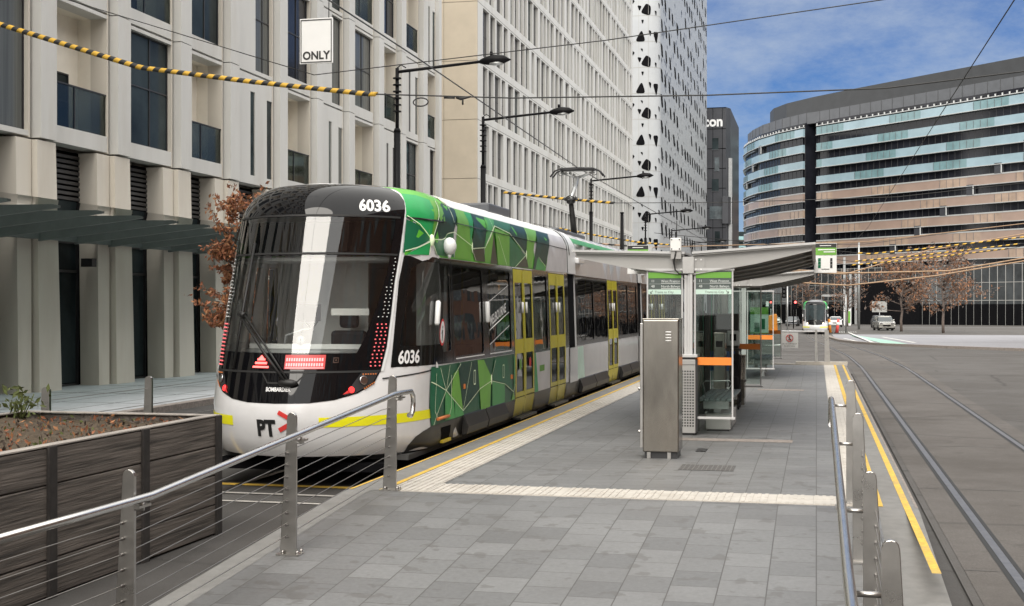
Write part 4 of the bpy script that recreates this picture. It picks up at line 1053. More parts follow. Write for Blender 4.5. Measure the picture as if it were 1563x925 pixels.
# perforated pedestal round the front column
t=thing('column_pedestal','perforated grey metal pedestal box wrapped round the front shelter column','pedestal',(-1.70,18,.3))
mb=MB(); mb.box(-1.80,-1.60,17.90,18.25,.33,1.33); mb.build('body','shelter_grey',t,bevel=.006)
mb=MB(); mb.box(-1.81,-1.575,17.885,18.27,1.36,1.40); mb.build('cap','shelter_light',t,bevel=.006)
mb=MB(); mb.box(-1.79,-1.62,17.93,18.22,.30,.33); mb.box(-1.79,-1.60,17.91,18.24,1.33,1.36); mb.box(-1.597,-1.575,17.92,18.25,.34,1.33); mb.build('shadow_gap','dark_frame',t)
mb=MB()
for i in range(20):
    for j in range(5): mb.box(-1.785+.036*j,-1.785+.036*j+.019,17.8965,17.899,.42+.039*i,.42+.039*i+.019)
mb.build('perforation','hole',t)
mb=MB(); mb.box(-1.80,-1.602,17.894,17.897,1.26,1.264); mb.build('seam','dark_frame',t)
# white junction box above the beam, its cable and aerial
t=thing('junction_box','square white box with corner screws on top of shelter beam','box',(-1.86,17.9,2.78))
mb=MB(); mb.box(-1.935,-1.79,17.84,17.95,2.81,2.985); mb.build('case','sign_white',t,bevel=.008)
mb=MB()
for x in (-1.915,-1.81):
    for z in (2.835,2.96): mb.cyl((x,17.838,z),(0,1,0),.009,.008,8)
mb.build('screw','sign_black',t)
mb=MB(); mb.box(-1.93,-1.79,17.86,17.95,2.70,2.808); mb.build('bracket','shelter_grey',t)
mb=MB(); mb.tube([(-1.86,17.85,2.80),(-1.87,17.86,2.74),(-1.89,17.87,2.66),(-1.87,17.87,2.55),(-1.82,17.87,2.50),(-1.70,17.88,2.485)],.012,6); mb.build('cable','cable_black',t)
mb=MB(); mb.tube([(-1.855,17.92,2.985),(-1.855,17.92,3.22)],.007,5); mb.build('aerial','cable_black',t)
# stop flags
def flag(x,label,face):
    t=thing('stop_flag',label,'sign',(x,24.5,2.8),'stop flags at the shelter roof edges')
    mb=MB(); mb.box(x-.20,x+.20,24.48,24.53,2.66,3.20); b=mb.build('board','sign_white',t,bevel=.006)
    mb=MB(); mb.box(x-.195,x+.195,24.473,24.479,3.12,3.195); mb.build('header','sign_black',t)
    mb=MB(); mb.box(x-.195,x+.195,24.473,24.479,2.985,3.118); mb.build('green_band','sign_green',t)
    mb=MB()
    for w,z in ((.30,3.085),(.20,3.045)): mb.box(x+.17-w,x+.17,24.469,24.472,z-.012,z+.006)
    mb.box(x-.1,x+.1,24.469,24.472,3.15,3.162); mb.build('lettering','sign_white',t)
    mb=MB()
    for k in range(3):
        z=2.75+.062*k; mb.box(x-.13,x-.08,24.473,24.479,z,z+.055)
    mb.build('route_number_panel','liv_d',t)
    mb=MB()
    for k in range(3):
        z=2.75+.062*k; mb.box(x+.085,x+.125,24.473,24.479,z,z+.055)
    mb.box(x-.07,x+.07,24.473,24.479,2.725,2.735); mb.build('symbol_panel','sign_black',t)
    mb=MB(); s=-1 if x>-1 else 1; mb.box(x+s*.20,x+s*.27,24.49,24.52,2.80,3.16); mb.tube([(x+s*.235,24.505,2.80),(x+s*.30,24.505,2.77)],.015,6); mb.build('bracket','galv',t)
flag(.16,'white and green stop flag sign at right edge of shelter roof',0)
flag(-3.26,'green stop flag sign rising behind left edge of shelter roof',0)
# bench
def bench(label,x0,x1,y0,y1,arm):
    t=thing('slatted_bench',label,'bench',((x0+x1)/2,y0,.3),'slatted benches in the shelters')
    for k in range(6):
        x=x0+(x1-x0)*k/6; w=(x1-x0)/6-.012
        mb=MB(); mb.box(x,x+w,y0,y1,.735,.77); mb.build('slat','bench_slat',t,bevel=.006)
    mb=MB(); mb.box(x0+.06,x1-.06,y0+.12,y0+.2,.62,.735); mb.box(x0+.06,x1-.06,y1-.2,y1-.12,.62,.735); mb.build('bearer','galv',t,bevel=.004)
    for y in (y0+.4,y1-.4):
        mb=MB(); mb.box((x0+x1)/2-.05,(x0+x1)/2+.05,y-.05,y+.05,.3,.735); mb.build('leg','galv',t)
    if arm:
        mb=MB(); y=y0+.55; mb.tube([(x0+.06,y,.77),(x0+.02,y,.95),(x0+.05,y,.985),(x1-.08,y,.995),(x1-.03,y,.96),(x1-.10,y,.86),(x0+.2,y,.77)],.008,6); mb.build('armrest','galv',t)
bench('grey slatted bench behind front glass screen beside perforated pedestal',-1.60,-1.13,18.35,20.6,True)
bench('grey slatted bench inside the rear shelter',-1.58,-1.05,33.0,35.6,False)
mb=MB(); mb.box(-1.52,-1.17,18.6,19.9,.32,.55); t=thing('service_box','long grey metal box on the paving under front bench','box',(-1.35,18.6,.3)); mb.build('case','shelter_grey',t,bevel=.012)
mb=MB(); mb.box(-1.50,-1.19,18.62,19.88,.30,.32); mb.build('base','dark_frame',t)
mb=MB(); mb.cyl((-1.16,18.75,.42),(0,0,1),.01,.2,6); mb.build('conduit','galv',t)
# ticket machine, totem, bin, pram
t=thing('ticket_machine','black topped ticket machine with steel lower body beneath shelter','ticket machine',(-1.4,24,.3))
mb=MB(); mb.box(-1.98,-1.36,23.7,24.1,1.18,1.92); mb.build('screen_housing','sign_black',t,bevel=.01)
mb=MB(); mb.yz([(23.62,.42),(24.1,.42),(24.1,1.18),(23.78,1.18),(23.60,.75)],-1.52,-1.24); lb=mb.build('lower_body','brushed',t,bevel=.006)
mb=MB(); mb.box(-1.51,-1.25,23.64,24.1,.30,.42); mb.build('plinth','brushed',t)
mb=MB(); mb.box(-1.53,-1.23,23.63,24.1,.70,.735); mb.build('dark_band','dark_frame',t)
mb=MB(); mb.ball((-1.37,23.66,.93),.05,.55,.3,1.6,10); mb.build('badge','sign_mint',t)
mb=MB(); mb.box(-1.55,-1.33,23.66,23.71,1.35,1.62); p=mb.build('reader_panel','galv',t,bevel=.006)
mb=MB(); mb.box(-1.50,-1.39,23.645,23.659,1.44,1.56); mb.build('screen','hole',p)
mb=MB(); mb.box(-1.92,-1.42,23.66,23.698,.9,1.25); mb.build('blue_panel','blue',t)
t=thing('information_totem','slim dark information totem standing near front shelter column','totem',(-1.8,21.6,.3))
mb=MB(); mb.box(-1.86,-1.78,21.55,21.75,.3,1.98); mb.build('body','dark_frame',t,bevel=.008)
mb=MB(); mb.box(-1.77,-1.70,21.55,21.75,.34,1.94); mb.build('screen','sign_black',t)
mb=MB(); mb.box(-1.77,-1.60,21.52,21.8,.3,.34); mb.build('base','galv',t)
t=thing('litter_bin','square brushed steel litter bin under shelter beside ticket machine','bin',(-1.55,22.0,.3))
mb=MB(); mb.box(-1.66,-1.47,21.9,22.3,.33,1.62); mb.build('body','brushed',t,bevel=.012)
mb=MB(); mb.box(-1.64,-1.49,21.92,22.28,.30,.33); mb.build('plinth','dark_frame',t)
mb=MB(); mb.box(-1.62,-1.51,21.893,21.899,1.38,1.48); mb.build('opening','hole',t)
t=thing('pram','black folded pram with small double wheels by the ticket machine','pram',(-1.36,22.6,.3))
for x,y in ((-1.40,22.55),(-1.29,22.55),(-1.40,23.0),(-1.29,23.0)):
    mb=MB(); mb.tube([(x+.095*0,y+.085*math.cos(i*PI/8),.40+.085*math.sin(i*PI/8)) for i in range(17)],.017,6,cap=False); w=mb.build('wheel','rubber',t)
    mb=MB(); mb.cyl((x,y,.40),(1,0,0),.055,.02,12); mb.build('hub','galv',w)
mb=MB()
for x in (-1.45,-1.27): mb.tube([(x,22.55,.40),(x,22.75,.85),(x,23.0,1.2),(x+.0,22.8,1.31)],.012,6); mb.tube([(x,23.0,.40),(x,22.8,.88),(x,22.7,1.0)],.011,6)
mb.tube([(-1.45,22.8,1.31),(-1.25,22.8,1.31)],.02,8); mb.build('frame','dark_frame',t)
mb=MB(); mb.yz([(22.66,.66),(22.85,.60),(22.98,1.05),(22.85,1.1),(22.75,.85),(22.64,.85)],-1.44,-1.28); mb.build('seat','pram_cloth',t,bevel=.04)
mb=MB(); mb.yz([(22.85,1.02),(23.02,1.08),(23.0,1.2),(22.9,1.24),(22.8,1.15)],-1.44,-1.28); mb.build('hood','pram_cloth',t,bevel=.03)
# ------------------------------------------------------------------ street lamps, wires
LH=6.72
lamp=thing('street_lamp','x','street lamp',(0,0,0),'black street lamps with long side arms beside the track')
mb=MB(); mb.tube([(0,0,0),(0,0,LH-1.25)],.066,12); mb.tube([(0,0,LH-1.25),(0,0,LH-1.18)],[.075,.05],12); mb.tube([(0,0,LH-1.18),(0,0,LH)],.036,10); mb.build('pole','black_paint',lamp)
mb=MB()
for k in range(6): mb.cyl((0,0,LH-.20-.13*k),(0,0,1),.085,.022,12)
mb.build('insulator_ring','black_paint',lamp)
mb=MB(); mb.tube([(-.02,0,LH-.08),(.2,0,LH-.06),(1.75,0,LH+.06)],[.03,.032,.028],8); mb.tube([(0,0,LH),(.08,0,LH+.06),(.18,0,LH-.0)],.012,5); mb.build('arm','black_paint',lamp)
mb=MB(); mb.tube([(1.68,0,LH+.055),(1.78,0,LH+.065),(1.95,0,LH+.08),(2.15,0,LH+.08),(2.28,0,LH+.07)],[.04,.075,.105,.08,.012],12); mb.tube([(1.9,0,LH+.17),(1.9,0,LH+.24)],.03,8); h=mb.build('lamp_head','black_paint',lamp)
mb=MB(); mb.ball((1.99,0,LH+.01),.11,1.5,.8,.35,12); mb.build('lens','galv',h)
index_children()
LP=[(24.5,'nearest street lamp, tall black pole rising directly behind the green tram nose'),(31.3,'black street lamp standing before the beige end wall of windowed building'),(47.2,'black street lamp just right of the raised pantograph'),
 (62.8,'thin black street lamp before the curved corner of perforated white building'),(74.5,'small black street lamp directly behind white junction box on shelter'),(87,'most distant black street lamp, in front of dark office tower')]
for i,(y,l) in enumerate(LP):
    if i==0: lamp.location=(-8,y,0); lamp['label']=l
    else: copy_tree(lamp,(-8,y,G(y)),0,l)
# second arm on the fifth lamp's twin
def pole(x,y,h,r,label,mat='black_paint',name='pole'):
    t=thing(name,label,'pole',(x,y,G(y))); mb=MB(); mb.tube([(x,y,G(y)),(x,y,G(y)+h*.62),(x,y,G(y)+h)],[r,r*.9,r*.62],10); mb.build('shaft',mat,t)
    mb=MB(); mb.cyl((x,y,G(y)+h),(0,0,1),r*.75,.06,10); mb.build('cap',mat,t); return t
pole(-8,55,6.1,.11,'plain black traction pole in front of beige windowed building')
def span(label,pts,sl,name='span_wire',mats=('cable_black','stripe_yellow','stripe_black'),r=.012,sr=.05,seg=.16):
    t=thing(name,label,'overhead wire',pts[0]); P3=[Vector(p) for p in pts]
    mb=MB(); mb.tube(P3,r,5); mb.build('wire',mats[0],t)
    L=[0]
    for a,b in zip(P3,P3[1:]): L.append(L[-1]+(b-a).length)
    def at(s):
        for i in range(len(P3)-1):
            if s<=L[i+1] or i==len(P3)-2: return P3[i].lerp(P3[i+1],(s-L[i])/(L[i+1]-L[i]))
    for s0,s1 in sl:
        n=max(2,int((s1-s0)/seg)); q=[at(s0+(s1-s0)*k/n) for k in range(n+1)]
        mb=MB()
        for k in range(n):
            # slanted bands: ring sheared along the sleeve
            a,b=q[k],q[k+1]; d=(b-a); mb.tube([a,b],sr,8,1+(k%2),cap=(k in (0,n-1)))
        sh=mb
        for i,v in enumerate(sh.v): 
            dx=(Vector(v)-q[0]); sh.v[i]=(v[0]+(v[2]-at(min(s1,max(s0,s0+dx.length))).z)*.9*seg/.14,v[1],v[2])
        sh.build('striped_sleeve',list(mats),t)
    return t
span('nearest span wire with yellow and black striped sleeve crossing above the tram',[(-17,21.2,8.0),(-11.6,21,6.26),(-9.5,21,5.93),(-7.39,21,5.64),(-4.87,21,5.48),(-1.68,21,5.41),(1.04,21,5.42),(12,21,6.4),(24,21,7.6)],[(1.0,10.1)],sr=.038,seg=.115)
span('striped span wire passing behind the pantograph knee',[(-10.5,44,5.98),(-8.5,43.8,5.72),(-6.6,43.4,5.5),(-3,43,5.42),(2.5,43,5.5),(14,43,6.6)],[(0,4.0)],sr=.04,seg=.14)
span('striped span wire sagging low behind the second tram car roof',[(-15.5,72,6.7),(-12,72,6.0),(-9.5,71.5,5.55),(-7.0,71,5.3),(2.5,71,5.3),(16,71,7)],[(1.5,8.7)],sr=.04,seg=.16)
span('pale rusty span wire just above the shelter roof line',[(-14.5,60,5.75),(-11,60,5.05),(-7.6,60,4.75),(2.2,60,4.9),(15,60,6.3)],[(.1,7)],mats=('rust_wire','rust_wire','stripe_black'),r=.02,sr=.035,seg=.3)
for i,(y,za,zb,lab) in enumerate(((58,4.28,4.50,'upper striped span wire at right above the street'),(62,4.1,4.35,'second striped span wire at right, just below upper one'),(66,4.05,4.3,'third striped span wire at right nearest to dark facade'))):
    x0=1.6 if i else 2.2
    span(lab,[(-7,y,5.3),(x0,y,za),(4.6,y,zb),(9,y,zb+.5),(20,y,zb+2.4)],[(8.8,16)],sr=.035,seg=.16)
for i,(y,a,b,lab) in enumerate(((80,4.0,4.1,'orange rust coloured span wire low at right'),(95,4.3,5.9,'slanting rust coloured span wire at right'),(88,3.4,4.0,'lowest pale pinkish span wire at right'))):
    span(lab,[(-6,y,a+.5),(2,y,a),(7.5,y,b),(18,y,b+1.8)],[],mats=('rust_wire',)*3,r=.045,name='span_wire')
def twire(label,pts,r=.011):
    t=thing('trolley_wire',label,'overhead wire',pts[0]); mb=MB(); mb.tube(pts,r,5); mb.build('wire','cable_black',t); return mb,t
mb,t=twire('contact wire running above the near tram to its pantograph',[(TX,-30,5.75),(TX,5,5.85),(TX,18.5,5.72),(TX,32,5.47),(TX,60,5.5),(TX+.2,85,5.4),(TX+1.3,110,5.0),(TX+3.2,140,4.6),(TX+5.5,170,4.5)])
mb=MB()
for p in ((TX-.65,21,5.56),):
    mb.tube([(p[0]-.06+.13*math.cos(k*PI/8),p[1],p[2]-.09+.07*math.sin(k*PI/8)) for k in range(17)],.012,5)
mb.tube([(TX-.1,21,5.52),(TX-.02,21,5.50),(TX+.16,21,5.53)],[.015,.03,.015],6); mb.tube([(TX+.02,21,5.50),(TX+.02,21,5.40)],.016,5); mb.tube([(TX-.30,21,5.53),(TX-.12,21,5.52)],.02,6)
mb.build('wire_hanger','cable_black',t)
twire('contact wire above right hand street track',[(2.2,-30,5.6),(2.2,60,5.5),(1.6,80,5.3),(.3,105,4.9),(-.1,140,4.6)],.008)
twire('thin stay wire high across the left building facade',[(-17,24,9.0),(-8.3,20.9,5.98+.0),(-3,19,5.95),(8,17,6.6)],.008)
t=thing('only_sign','white hanging sign reading ONLY above the tram, its upper part plain','sign',(-8.28,20.95,6.18))
mb=MB(); mb.box(-8.58,-7.98,20.94,20.965,6.18,6.95); mb.build('board','sign_white',t,bevel=.008)
mb=MB()
for a in ((-8.56,-8.00,6.20,6.214),(-8.56,-8.00,6.916,6.93),(-8.56,-8.546,6.214,6.916),(-8.014,-8.00,6.214,6.916)): mb.box(a[0],a[1],20.932,20.939,a[2],a[3])
mb.build('border','sign_black',t)
mb=MB(); text3(mb,'ONLY',lambda x,y:(-8.28+x,20.934,6.255+y),.19,'CENTER',.006,.95); mb.build('sign_lettering','sign_black',t)
mb=MB(); mb.tube([(-8.5,20.96,6.93),(-8.5,20.97,7.6)],.008,5); mb.tube([(-8.06,20.96,6.93),(-8.06,20.97,7.6)],.008,5); mb.tube([(-17,20.97,8.6),(-8.3,20.97,7.6),(3,20.97,7.5),(24,20.97,9)],.008,5); mb.build('hanger_wire','cable_black',t)

# ------------------------------------------------------------------ cream building, left
b1=thing('cream_building','cream clad building with vertical fins and balconies on the left street side','building',(-20,9,0))
def bp(mb,n,m,p=None,**k): return mb.build(n,m,p or b1,**k)
GR=[32.55,35.64,39.3,42.5,45.7,49.1,52.0,55.1,57.75]
g=32.55
while g>-55: g-=3.3; GR.insert(0,g)
NV=GR.index(32.55); Z0=5.8; DZ=3.44; NF=8
wall=MB(); fin=MB(); soff=MB(); jn=MB(); win_rest=MB(); wf=MB()
def wbox(a,b,c,d): wall.box(-17.45,-17.0,a,b,c,d)
nwin=0; rnd=random.Random(3); finb={}
def pane(x,a,b,c,d,near,mat='bglass',frame=True):
    global nwin
    mb=MB() if near else win_rest
    mb.box(x-.02,x,a,b,c,d)
    if near:
        o=bp(mb,'window',rnd.choice([mat,mat,'bglass_dark','bglass_curtain']))
        if frame:
            f=MB(); w=.035
            f.box(x,x+.03,a,a+w,c,d); f.box(x,x+.03,b-w,b,c,d); f.box(x,x+.03,a+w,b-w,c,c+w); f.box(x,x+.03,a+w,b-w,d-w,d)
            if b-a>1.2: f.box(x,x+.028,(a*.4+b*.6),(a*.4+b*.6)+w,c+w,d-w); f.box(x,x+.026,a+w,b-w,c+(d-c)*.52,c+(d-c)*.52+w)
            f.build('window_frame','dark_frame',o)
            if b-a>1.2:
                k=MB(); k.box(x-.25,x-.22,a+.1,a+(b-a)*.35,c,d); 
for i in range(len(GR)-1):
    y0=GR[i]+.70; y1=GR[i+1]-.10
    if i<0: continue
    for k in range(NF):
        za=Z0+DZ*k; zb=za+DZ; near=(NV-3<=i and k<3)
        typ={(0,0):'W',(1,0):'O',(2,0):'S',(3,0):'O',(4,0):'S',(5,0):'O',(6,0):'S',(7,0):'W',(1,1):'W',(2,1):'V',(3,1):'W',(4,1):'V',(5,1):'W',(0,1):'O'}.get((i-NV+1,k)) or ('O' if (i+k)%2 else rnd.choice('SWV'))
        L=y1-y0
        if typ=='O':
            ops=[(y0+.02,y1+.0,za+.42,zb-.12)]
            soff.box(-18.8,-17.45,y0,y1,zb-.12,zb-.02); soff.box(-18.8,-17.45,y0,y1,za+.3,za+.42)
            soff.box(-18.0,-17.8,y0,y1,za+.42,zb-.12); soff.box(-18.4,-17.45,y1,y1+.08,za+.3,zb); soff.box(-18.4,-17.45,y0-.08,y0,za+.3,zb)
            pane(-17.77,y0+.1,y1-.5,za+.45,za+1.9,near)
            r=MB(); r.box(-17.06,-17.04,y0+.02,y1,za+.30,za+1.42)
            if near:
                o=bp(r,'balcony_railing','shelter_glass2'); f=MB(); f.box(-17.08,-17.02,y0+.02,y1,za+1.42,za+1.45); f.box(-17.07,-17.03,y0+L*.44,y0+L*.44+.03,za+.42,za+1.42); f.build('handrail','dark_frame',o)
        elif typ=='S':
            ops=[(y0+L*.42,y0+L*.54,za+.30,zb-.55),(y1-.42,y1,za+.30,zb-.65)]
            for o in ops: pane(-17.04,o[0],o[1],o[2],o[3],near,frame=False)
        elif typ=='W':
            ops=[(y0+.02,y1,za+.42,zb-.12)]; pane(-17.14,y0+.02,y1,za+.42,zb-.12,near)
        else:
            ops=[(y0+L*.55,y1,za+.15,zb-.10)]; pane(-17.14,y0+L*.55,y1,za+.15,zb-.10,near)
        openwall(wall,wbox,GR[i]+.12,y1+.0,za+.03,zb-.03,ops)
        wall.box(-17.45,-16.80,GR[i]+.08,GR[i]+.70,za+.012,zb-.012)      # proud pier
        finb[i]=finb.get(i,MB()).box(-17.45,-17.0,y1,GR[i+1]-.04,za+.012,zb-.012)
jn.box(-17.5,-17.2,GR[0],57.9,Z0,Z0+DZ*NF)
zt=Z0+DZ*NF
bp(wall,'facade_wall','cream'); [bp(f,'fin','cream_warm') for f in finb.values()]; bp(soff,'balcony_soffit','recess_lightened')
o=bp(win_rest,'windows','bglass'); stuff(o)
mb=MB(); mb.box(-40,-18.95,GR[0],58.2,.1,zt+.6); mb.box(-18.95,-16.85,GR[0],58.0,zt,zt+.6); bp(mb,'core','cream_warm')
mb=MB(); mb.box(-18.95,-16.82,57.72,58.1,.1,zt); bp(mb,'end_wall','cream')
# ground storey: piers, glazing, louvres
pier=MB();gl=MB()
for i in range(len(GR)-1):
    y=GR[i]; near=i>=NV-4
    for a,b,x in ((y-.50,y-.02,-16.98),(y+.10,y+.98,-16.85)):
        pier.add([(x-.5,a,.13),(x,a,.13),(x,b,.13),(x-.5,b,.13),(x-.5,a-.1,5.76),(x,a-.1,5.76),(x,b-.25*(x>-16.9),5.76),(x-.5,b-.25*(x>-16.9),5.76)],[(0,3,2,1),(4,5,6,7),(0,1,5,4),(1,2,6,5),(2,3,7,6),(3,0,4,7)],0)
    mb=MB(); mb.box(-17.62,-17.6,y+.9,GR[i+1]-.5,.2,4.55); o=bp(mb,'shop_window','bglass') if near else None
    if near:
        f=MB(); ya,yb=y+.75,GR[i+1]-.5
        for yy in (ya,ya+(yb-ya)*.45,yb): f.box(-17.6,-17.54,yy-.03,yy+.03,.13,4.5)
        for z in (.15,2.9,3.6,4.5): f.box(-17.6,-17.545,ya,yb,z-.03,z+.03)
        f.build('window_frame','dark_frame',o)
        l=MB()
        for q in range(9): l.box(-17.55,-17.45,ya-.3,yb+.1,4.6+.125*q,4.6+.125*q+.075)
        bp(l,'louvre','louvre')
    gl.box(-17.9,-17.7,y,GR[i+1],.1,5.8)
bp(pier,'pier','cream_warm'); bp(gl,'shopfront_backing','hole')
mb=MB(); mb.box(-17.2,-16.9,28.3,28.5,3.0,3.2); bp(mb,'wall_light','dark_frame')
# glass awning
aw=bp(MB().box(-17.0,-16.8,14.0,36.5,3.55,3.75),'awning','awning_metal')
for k in range(15):
    y=15.4+1.52*k
    if y>36.4: break
    mb=MB(); mb.xz([(-16.9,3.50),(-16.9,3.95),(-13.6,3.92),(-13.5,3.90),(-13.5,3.86),(-14.2,3.78)],y-.05,y+.05); mb.build('awning_beam','awning_metal',aw)
mb=MB(); mb.add([(-13.3,14.8,3.97),(-13.3,36.6,3.97),(-16.9,36.6,4.30),(-16.9,14.8,4.30)],[(0,1,2,3)]); mb.build('awning_glass','awning_glass',aw)

# ------------------------------------------------------------------ beige gridded building
b2=thing('gridded_building','pale beige building with a dense grid of deep narrow windows','building',(-25,105,0))
XF=-19.0; YA,YB=73.1,138.4; ROWS=11; DR=3.4; ZB=9.86-2*DR
wall=MB(); panes=[]; reveal=MB()
rnd=random.Random(5)
for r in range(ROWS):
    z0=ZB+DR*r; ops=[]; y=YA+1.2
    while y<YB-1.5:
        w=rnd.choice([.95,1.1,1.25,1.5]); ops.append((y,min(y+w,YB-.6),z0,z0+2.85)); y+=w+rnd.choice([.26,.30,.36,.75,.95])
    openwall(wall,lambda a,b,c,d: wall.box(XF-.3,XF,a,b,c,d),YA,YB,z0-.44,z0+DR-.45,ops)
    for o in ops: panes.append((r,o))
wall.build('facade_grid','cream',b2)
panes.sort(key=lambda p:p[1][0]+p[0]*4)
rest=MB()
for n,(r,o) in enumerate(panes):
    mt='bglass_dark' if rnd.random()<.8 else 'bglass'
    mb=MB() if n<95 else rest
    mb.box(XF-.25,XF-.18,o[0],o[1],o[2],o[3]); 
    mb.box(XF-.18,XF-.165,o[0]+.02,o[1]-.02,o[2]+1.3,o[2]+1.34) if n<95 else None
    if n<95: mb.build('window',mt,b2)
stuff(rest.build('windows','bglass_dark',b2))
mb=MB(); zt=ZB+DR*ROWS-.45
mb.box(-45,XF-.31,YA+.02,YB,0,zt+.3); mb.box(XF-.31,XF-.02,YA+.03,YB,zt,zt+.3); mb.box(XF-.31,XF-.01,YA+.03,YB,-1,ZB-.44); mb.build('core','beige',b2)
mb=MB()
for r in range(-1,ROWS):
    for k in range(12):
        xa=XF-.0-2.0*(k+1)+.012; xb=XF-2.0*k-.012; mb.box(xa,xb,YA-.12,YA+.02,ZB+DR*r-.43,ZB+DR*(r+1)-.46)
mb.build('end_panel','beige',b2); mb=MB(); mb.box(-43,XF-.02,YA-.04,YA+.015,0,zt); mb.build('panel_backing','joint',b2)
mb=MB()
for r in range(ROWS+1): mb.box(XF-.01,XF+.004,YA,YB,ZB+DR*r-.45,ZB+DR*r-.425)
mb.build('floor_joint','joint',b2)

# ------------------------------------------------------------------ white perforated building
b3=thing('perforated_building','tall white clad building pierced by black organic holes and slanted slots','building',(-30,205,0))
X3=-19.7; YA,YB=169,244; H3=66; rc=1.6
poly=[(-60,YA),(X3-rc,YA)]+[(X3-rc+rc*math.sin(a*PI/16),YA+rc-rc*math.cos(a*PI/16)) for a in range(1,8)]+[(X3,YA+rc),(X3,YB),(-60,YB)]
M['white_clad2']=M['white_clad']
mb=MB(); mb.prism(poly,lambda a,b:(a,b,-1.5),lambda a,b:(a,b,H3),0,False); mb.build('cladding','white_clad',b3)
mb=MB()
for k in range(1,20):
    z=k*3.35-.6
    pl=[(-24,YA-.01)]+[(a+.012*(b>YA+.2),b-.012) for a,b in poly[1:10]]
    for (a,b),(c,d) in zip(pl,pl[1:]): mb.add([(a,b,z),(c,d,z),(c,d,z+.07),(a,b,z+.07)],[(0,1,2,3)])
for x in (-21.15,-22.4,-23.6): mb.box(x-.02,x+.02,YA-.012,YA-.006,0,H3)
mb.build('panel_seam','grey_panel',b3)
def blob(mb,f,cx,cz,pts):
    n=len(pts); o=[]
    for i in range(n):
        p0,p1,p2=pts[i-1],pts[i],pts[(i+1)%n]
        for t in (.0,.33,.67,1.0):
            a=(p0[0]*.3+p1[0]*.7,p0[1]*.3+p1[1]*.7); b=(p2[0]*.3+p1[0]*.7,p2[1]*.3+p1[1]*.7)
            q=((1-t)**2*a[0]+2*t*(1-t)*p1[0]+t*t*b[0],(1-t)**2*a[1]+2*t*(1-t)*p1[1]+t*t*b[1]); o.append(f(cx+q[0],cz+q[1]))
    mb.add(o,[tuple(range(len(o)))])
fc=lambda x,z:(x,YA-.03,z)
def fcr(x,z):
    # wraps round the curved corner
    d=x-(X3-rc)
    if d<=0: return (x,YA-.03,z)
    a=min(d/rc,PI/2); r=rc+.03; return (X3-rc+r*math.sin(a),YA+rc-r*math.cos(a),z)
cnt=0
for k in range(10):
    z=1.2+k*6.7
    pats=[(-22.15,z+2.2,[(-.75,-.6),(.65,-.65),(.15,1.0)],1),(-20.15,z+2.1,[(-.45,.7),(.45,.75),(.1,-1.0)],1),(-20.95,z+2.6,[(-.2,.45),(.2,.3),(.05,-.5)],1),(-21.9,z+4.2,[(-.2,.2),(.2,.2),(0,-.4)],0),(-21.35,z+5.6,[(-.85,-.3),(-.1,.95),(.55,.5),(.45,-.75)],1),(-22.3,z+5.9,[(-.3,.4),(.3,.3),(0,-.4)],1),(-23.2,z+6.8,[(-.4,.5),(.35,.1),(-.2,-.5)],0),(-22.0,z+7.2,[(-.2,.2),(.15,.15),(.1,-.3)],0),(-20.2,z+5.2,[(-.15,.4),(.2,.3),(.1,-.4)],0),(-19.6,z+6.3,[(-.15,.4),(.2,.2),(.1,-.5)],0)]
    mb2=MB()
    for cx,cz,p,big in pats: blob(mb2,fcr,cx,cz,p)
    mb2.build('hole_cluster','hole',b3)
rest=MB(); sm=MB(); rnd=random.Random(9); n=0
fs=lambda y,z:(X3+.02,y,z)
slots=[]
for k in range(19):
    z=2.0+k*3.35; y=YA+rc+1.0
    while y<YB-.8:
        if not (k%5==3 and rnd.random()<.5): slots.append((y,z+rnd.uniform(-.12,.12),rnd.uniform(.85,1.15)))
        y+=rnd.choice([4.0,4.4,5.0,6.5])
slots.sort(key=lambda s:s[0]+s[1]*.5)
for i,(y,z,s) in enumerate(slots):
    mb=MB() if i<90 else rest
    blob(mb,fs,y,z,[(-1.3*s,.80),(.5*s,.75),(1.3*s,-.75),(-.5*s,-.80)])
    if i<90: mb.build('slot_window','hole',b3)
for i in range(900): 
    y=rnd.uniform(YA+rc,YB-.5); z=rnd.uniform(1,H3-1); s=rnd.uniform(.09,.30); blob(sm,lambda a,b:(X3+.012,a,b),y,z,[(-s*2.2,s*1.3),(s*2.,s),(s*1.2,-s*1.4)])
stuff(rest.build('slot_windows','hole',b3)); stuff(sm.build('perforations','tower_dark',b3))

